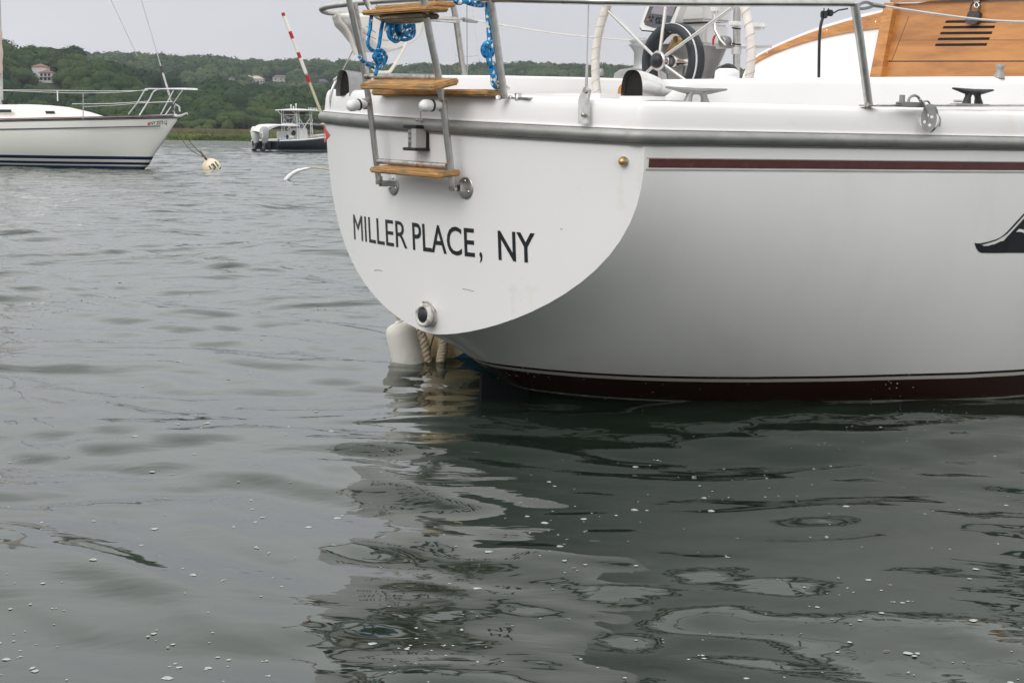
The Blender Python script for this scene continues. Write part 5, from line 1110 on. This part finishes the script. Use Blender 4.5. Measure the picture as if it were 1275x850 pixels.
for k in range(6): g.tube([(3.3+k*.16,-.9+.0*k,zt_-.05),(3.25+k*.16,-.92,zt_+.16)],.028,6)
g.tube([(3.2,-.9,zt_+.02),(4.2,-.9,zt_+.02)],.025,6); g.build('rod_holders',wb,tt)
ob_m=mat('cowl_grey',(.40,.41,.40),.55,0,.06,3); obw=mat('cowl_cover',(.72,.71,.68),.7,0,.05,3)
for k,yv in enumerate((.40,-.40)):
    rows=[]; px_=-.55
    for z,w,l,dx in ((.50,.10,.14,.06),(.70,.18,.24,.04),(.95,.24,.33,.0),(1.25,.26,.37,-.03),(1.52,.24,.34,-.02),(1.66,.14,.22,.0)):
        rows.append([Vector((px_+dx+l*math.cos(a_),yv+w*math.sin(a_),z)) for a_ in np.linspace(0,6.283,16,endpoint=False)])
    o_=MB(); o_.grid(rows,closed=True); o_.poly(rows[-1]); om=o_.build('outboard_motor',obw if k==0 else ob_m,mo)
    g=MB(); g.tube([(px_+.05,yv,.6),(px_-.05,yv,.2),(px_-.2,yv,-.25)],[.15,.12,.09],8); g.box((px_+.28,yv,.45),(.3,.32,.5)); g.tube([(px_-.1,yv,.12),(px_-.35,yv,.10)],.07,8); g.build('lower_unit',mat('lower_black',(.03,.033,.036),.4),om)
    g=MB(); g.lathe([(.10,-.02),(.12,.03)],(px_-.22,yv-.12,.25),(.3,-1,0),12); g.build('steering_ram',steel,om)
g=MB(); rows=[]
for i in range(11):
    u=i/10; x=-.95+3.4*u; rows.append([Vector((x,y*(.62+.25*u),1.72+.22*u+.05*math.sin(6*u+y)-.10*(y/.9)**2-(.35*max(0,1-u*6)))) for y in np.linspace(-.9,.9,9)])
g.grid(rows); g.grid([[p-Vector((0,0,.04)) for p in r_] for r_ in rows]); sd_=[r_[0] for r_ in rows]; g.grid([sd_,[p-Vector((0,0,.38*max(0.15,1-i/5))) for i,p in enumerate(sd_)]]); g.build('engine_cover_tarp',obw,mo)
g=MB(); rows=[[Vector((4.2+2.6*u,y*(.9-.5*u),1.98+.10*u-.18*math.sin(math.pi*u)*(1-.5*y*y))) for y in np.linspace(-.8,.8,7)] for u in np.linspace(0,1,9)]
g.grid(rows); g.grid([[p-Vector((0,0,.04)) for p in r_] for r_ in rows]); g.build('bow_cover_tarp',obw,mo)
g=MB(); g.box((4.9,0,1.10),(1.8,1.1,.12),bev=.04); g.build('bow_cushion',mat('bow_seat',(.70,.62,.55),.6),mo)

# ---- distant sailboat seen through the stern rail: mast, spreaders, rigging
pd=onwater(584,182); pd=Vector((pd.x,pd.y,0)); t=thing('distant_sailboat','far-off sailboat whose thin grey mast with spreaders shows between the stern stanchions','sailboat',pd)
def ad(px,py): return atY(px,py,pd.y)
gd=mat('far_mast_grey',(.40,.42,.45),.5,.2)
g=MB(); g.tube([ad(582,160),ad(581,-60)],.07,8); g.build('mast',gd,t)
g=MB(); g.tube([ad(567,69.5),ad(582,71),ad(596,69)],.03,6); g.build('spreader',gd,t)
g=MB(); g.tube([ad(567,160),ad(567,69.5),ad(578,-20)],.009,5); g.tube([ad(598,160),ad(596,69),ad(584,-20)],.009,5); g.tube([ad(552,150),ad(572,0)],.007,5); g.build('rigging',gd,t)
g=MB(); rows=[]
for k in range(9):
    u=k/8; w=1.5*math.sin(math.pi*min(.5+.5*u,.98)) ; x=pd.x-4+9*u; rows.append([Vector((x,pd.y-w,1.1+.2*u)),Vector((x,pd.y-w*.8,.3)),Vector((x,pd.y,-.3)),Vector((x,pd.y+w*.8,.3)),Vector((x,pd.y+w,1.1+.2*u)),Vector((x,pd.y,1.25+.2*u))])
g.grid(rows,closed=True); g.poly(rows[0]); g.build('hull',wb,t)

# ---- curved white float line in the water left of the transom
q=onwater(353,231); Yq=onwater(368,224).y
t=thing('floating_hose','thin white curved float arching out of the water left of the transom','float',q)
g=MB(); g.tube(smoothpts([atY(x,y,Yq) for x,y in ((351,233),(355,226),(361,219),(368,214),(377,211),(387,209))],6),[.045]*4+[.058]*10+[.05]*8+[.036]*6+[.018]*3,10); g.build('white_tube',white,t)
g=MB(); g.tube(smoothpts([atY(x,y,Yq) for x,y in ((386,209.2),(391,208.8),(402,210),(418,212))],5),.022,6); g.build('tan_rope',manila,t)

# ---- flecks of foam and bits of straw drifting on the near water
fr2=np.random.default_rng(21); g=MB(); h=MB(); n=0
cl_=[(fr2.uniform(0,1275),2.6+6*fr2.random()**1.3) for _ in range(26)]
while n<800:
    Y_=2.5+11*fr2.random()**1.5; px=fr2.uniform(-20,1295)
    if fr2.random()<.30: c__=cl_[fr2.integers(26)]; px=c__[0]+fr2.normal(0,38); Y_=c__[1]*(1+fr2.normal(0,.05))
    Y_=max(Y_,2.45); X_=(px-CX)/F*Y_*1.05; s_=(.0024+.0085*fr2.random()**4.5)*(1.5 if Y_<4 and fr2.random()<.12 else 1)
    q=BI@Vector((X_,Y_,0)); 
    if q.x>.1 and abs(q.y)<Bp(max(q.x,.22)): n+=1; continue
    z=float(wave(np.array([X_]),np.array([Y_]))[0])+.0012; k=3 if fr2.random()<.25 else 1
    for j in range(k):
        cx_,cy_=X_+fr2.normal(0,s_*1.3)*(j>0),Y_+fr2.normal(0,s_*1.3)*(j>0); ss_=s_*(1 if j==0 else .6); ph=fr2.random()*6
        ring=[Vector((cx_+ss_*math.cos(a)*(1+.25*math.sin(3*a+ph)),cy_+ss_*math.sin(a)*(1+.2*math.sin(2*a+ph)),z)) for a in np.linspace(0,6.283,10,endpoint=False)]
        topv=[Vector((cx_+(p.x-cx_)*.55,cy_+(p.y-cy_)*.55,z+ss_*.13)) for p in ring]; g.grid([ring,topv],closed=True); g.poly(topv,smooth=True)
    n+=1
tag(g.build('foam_flecks',mat('foam_white',(.40,.42,.40),.6,0,.3,300,col2=(.25,.27,.24),mask=(.45,.65),mscale=200)),'small white flecks of foam drifting on the near water','foam',kind='stuff')
for k in range(16):
    Y_=2.6+8*fr2.random()**1.4; px=fr2.uniform(0,1275); X_=(px-CX)/F*Y_*1.05; a=fr2.uniform(-1,1); l_=fr2.uniform(.006,.018); z=float(wave(np.array([X_]),np.array([Y_]))[0])+.002
    h.tube([Vector((X_-l_*math.cos(a),Y_-l_*math.sin(a),z)),Vector((X_,Y_,z+.002)),Vector((X_+l_*math.cos(a),Y_+l_*math.sin(a),z))],0.0008,5)
tag(h.build('straw_bits',mat('straw',(.36,.27,.15),.9)),'tan bits of straw floating on the water','straw',kind='stuff')
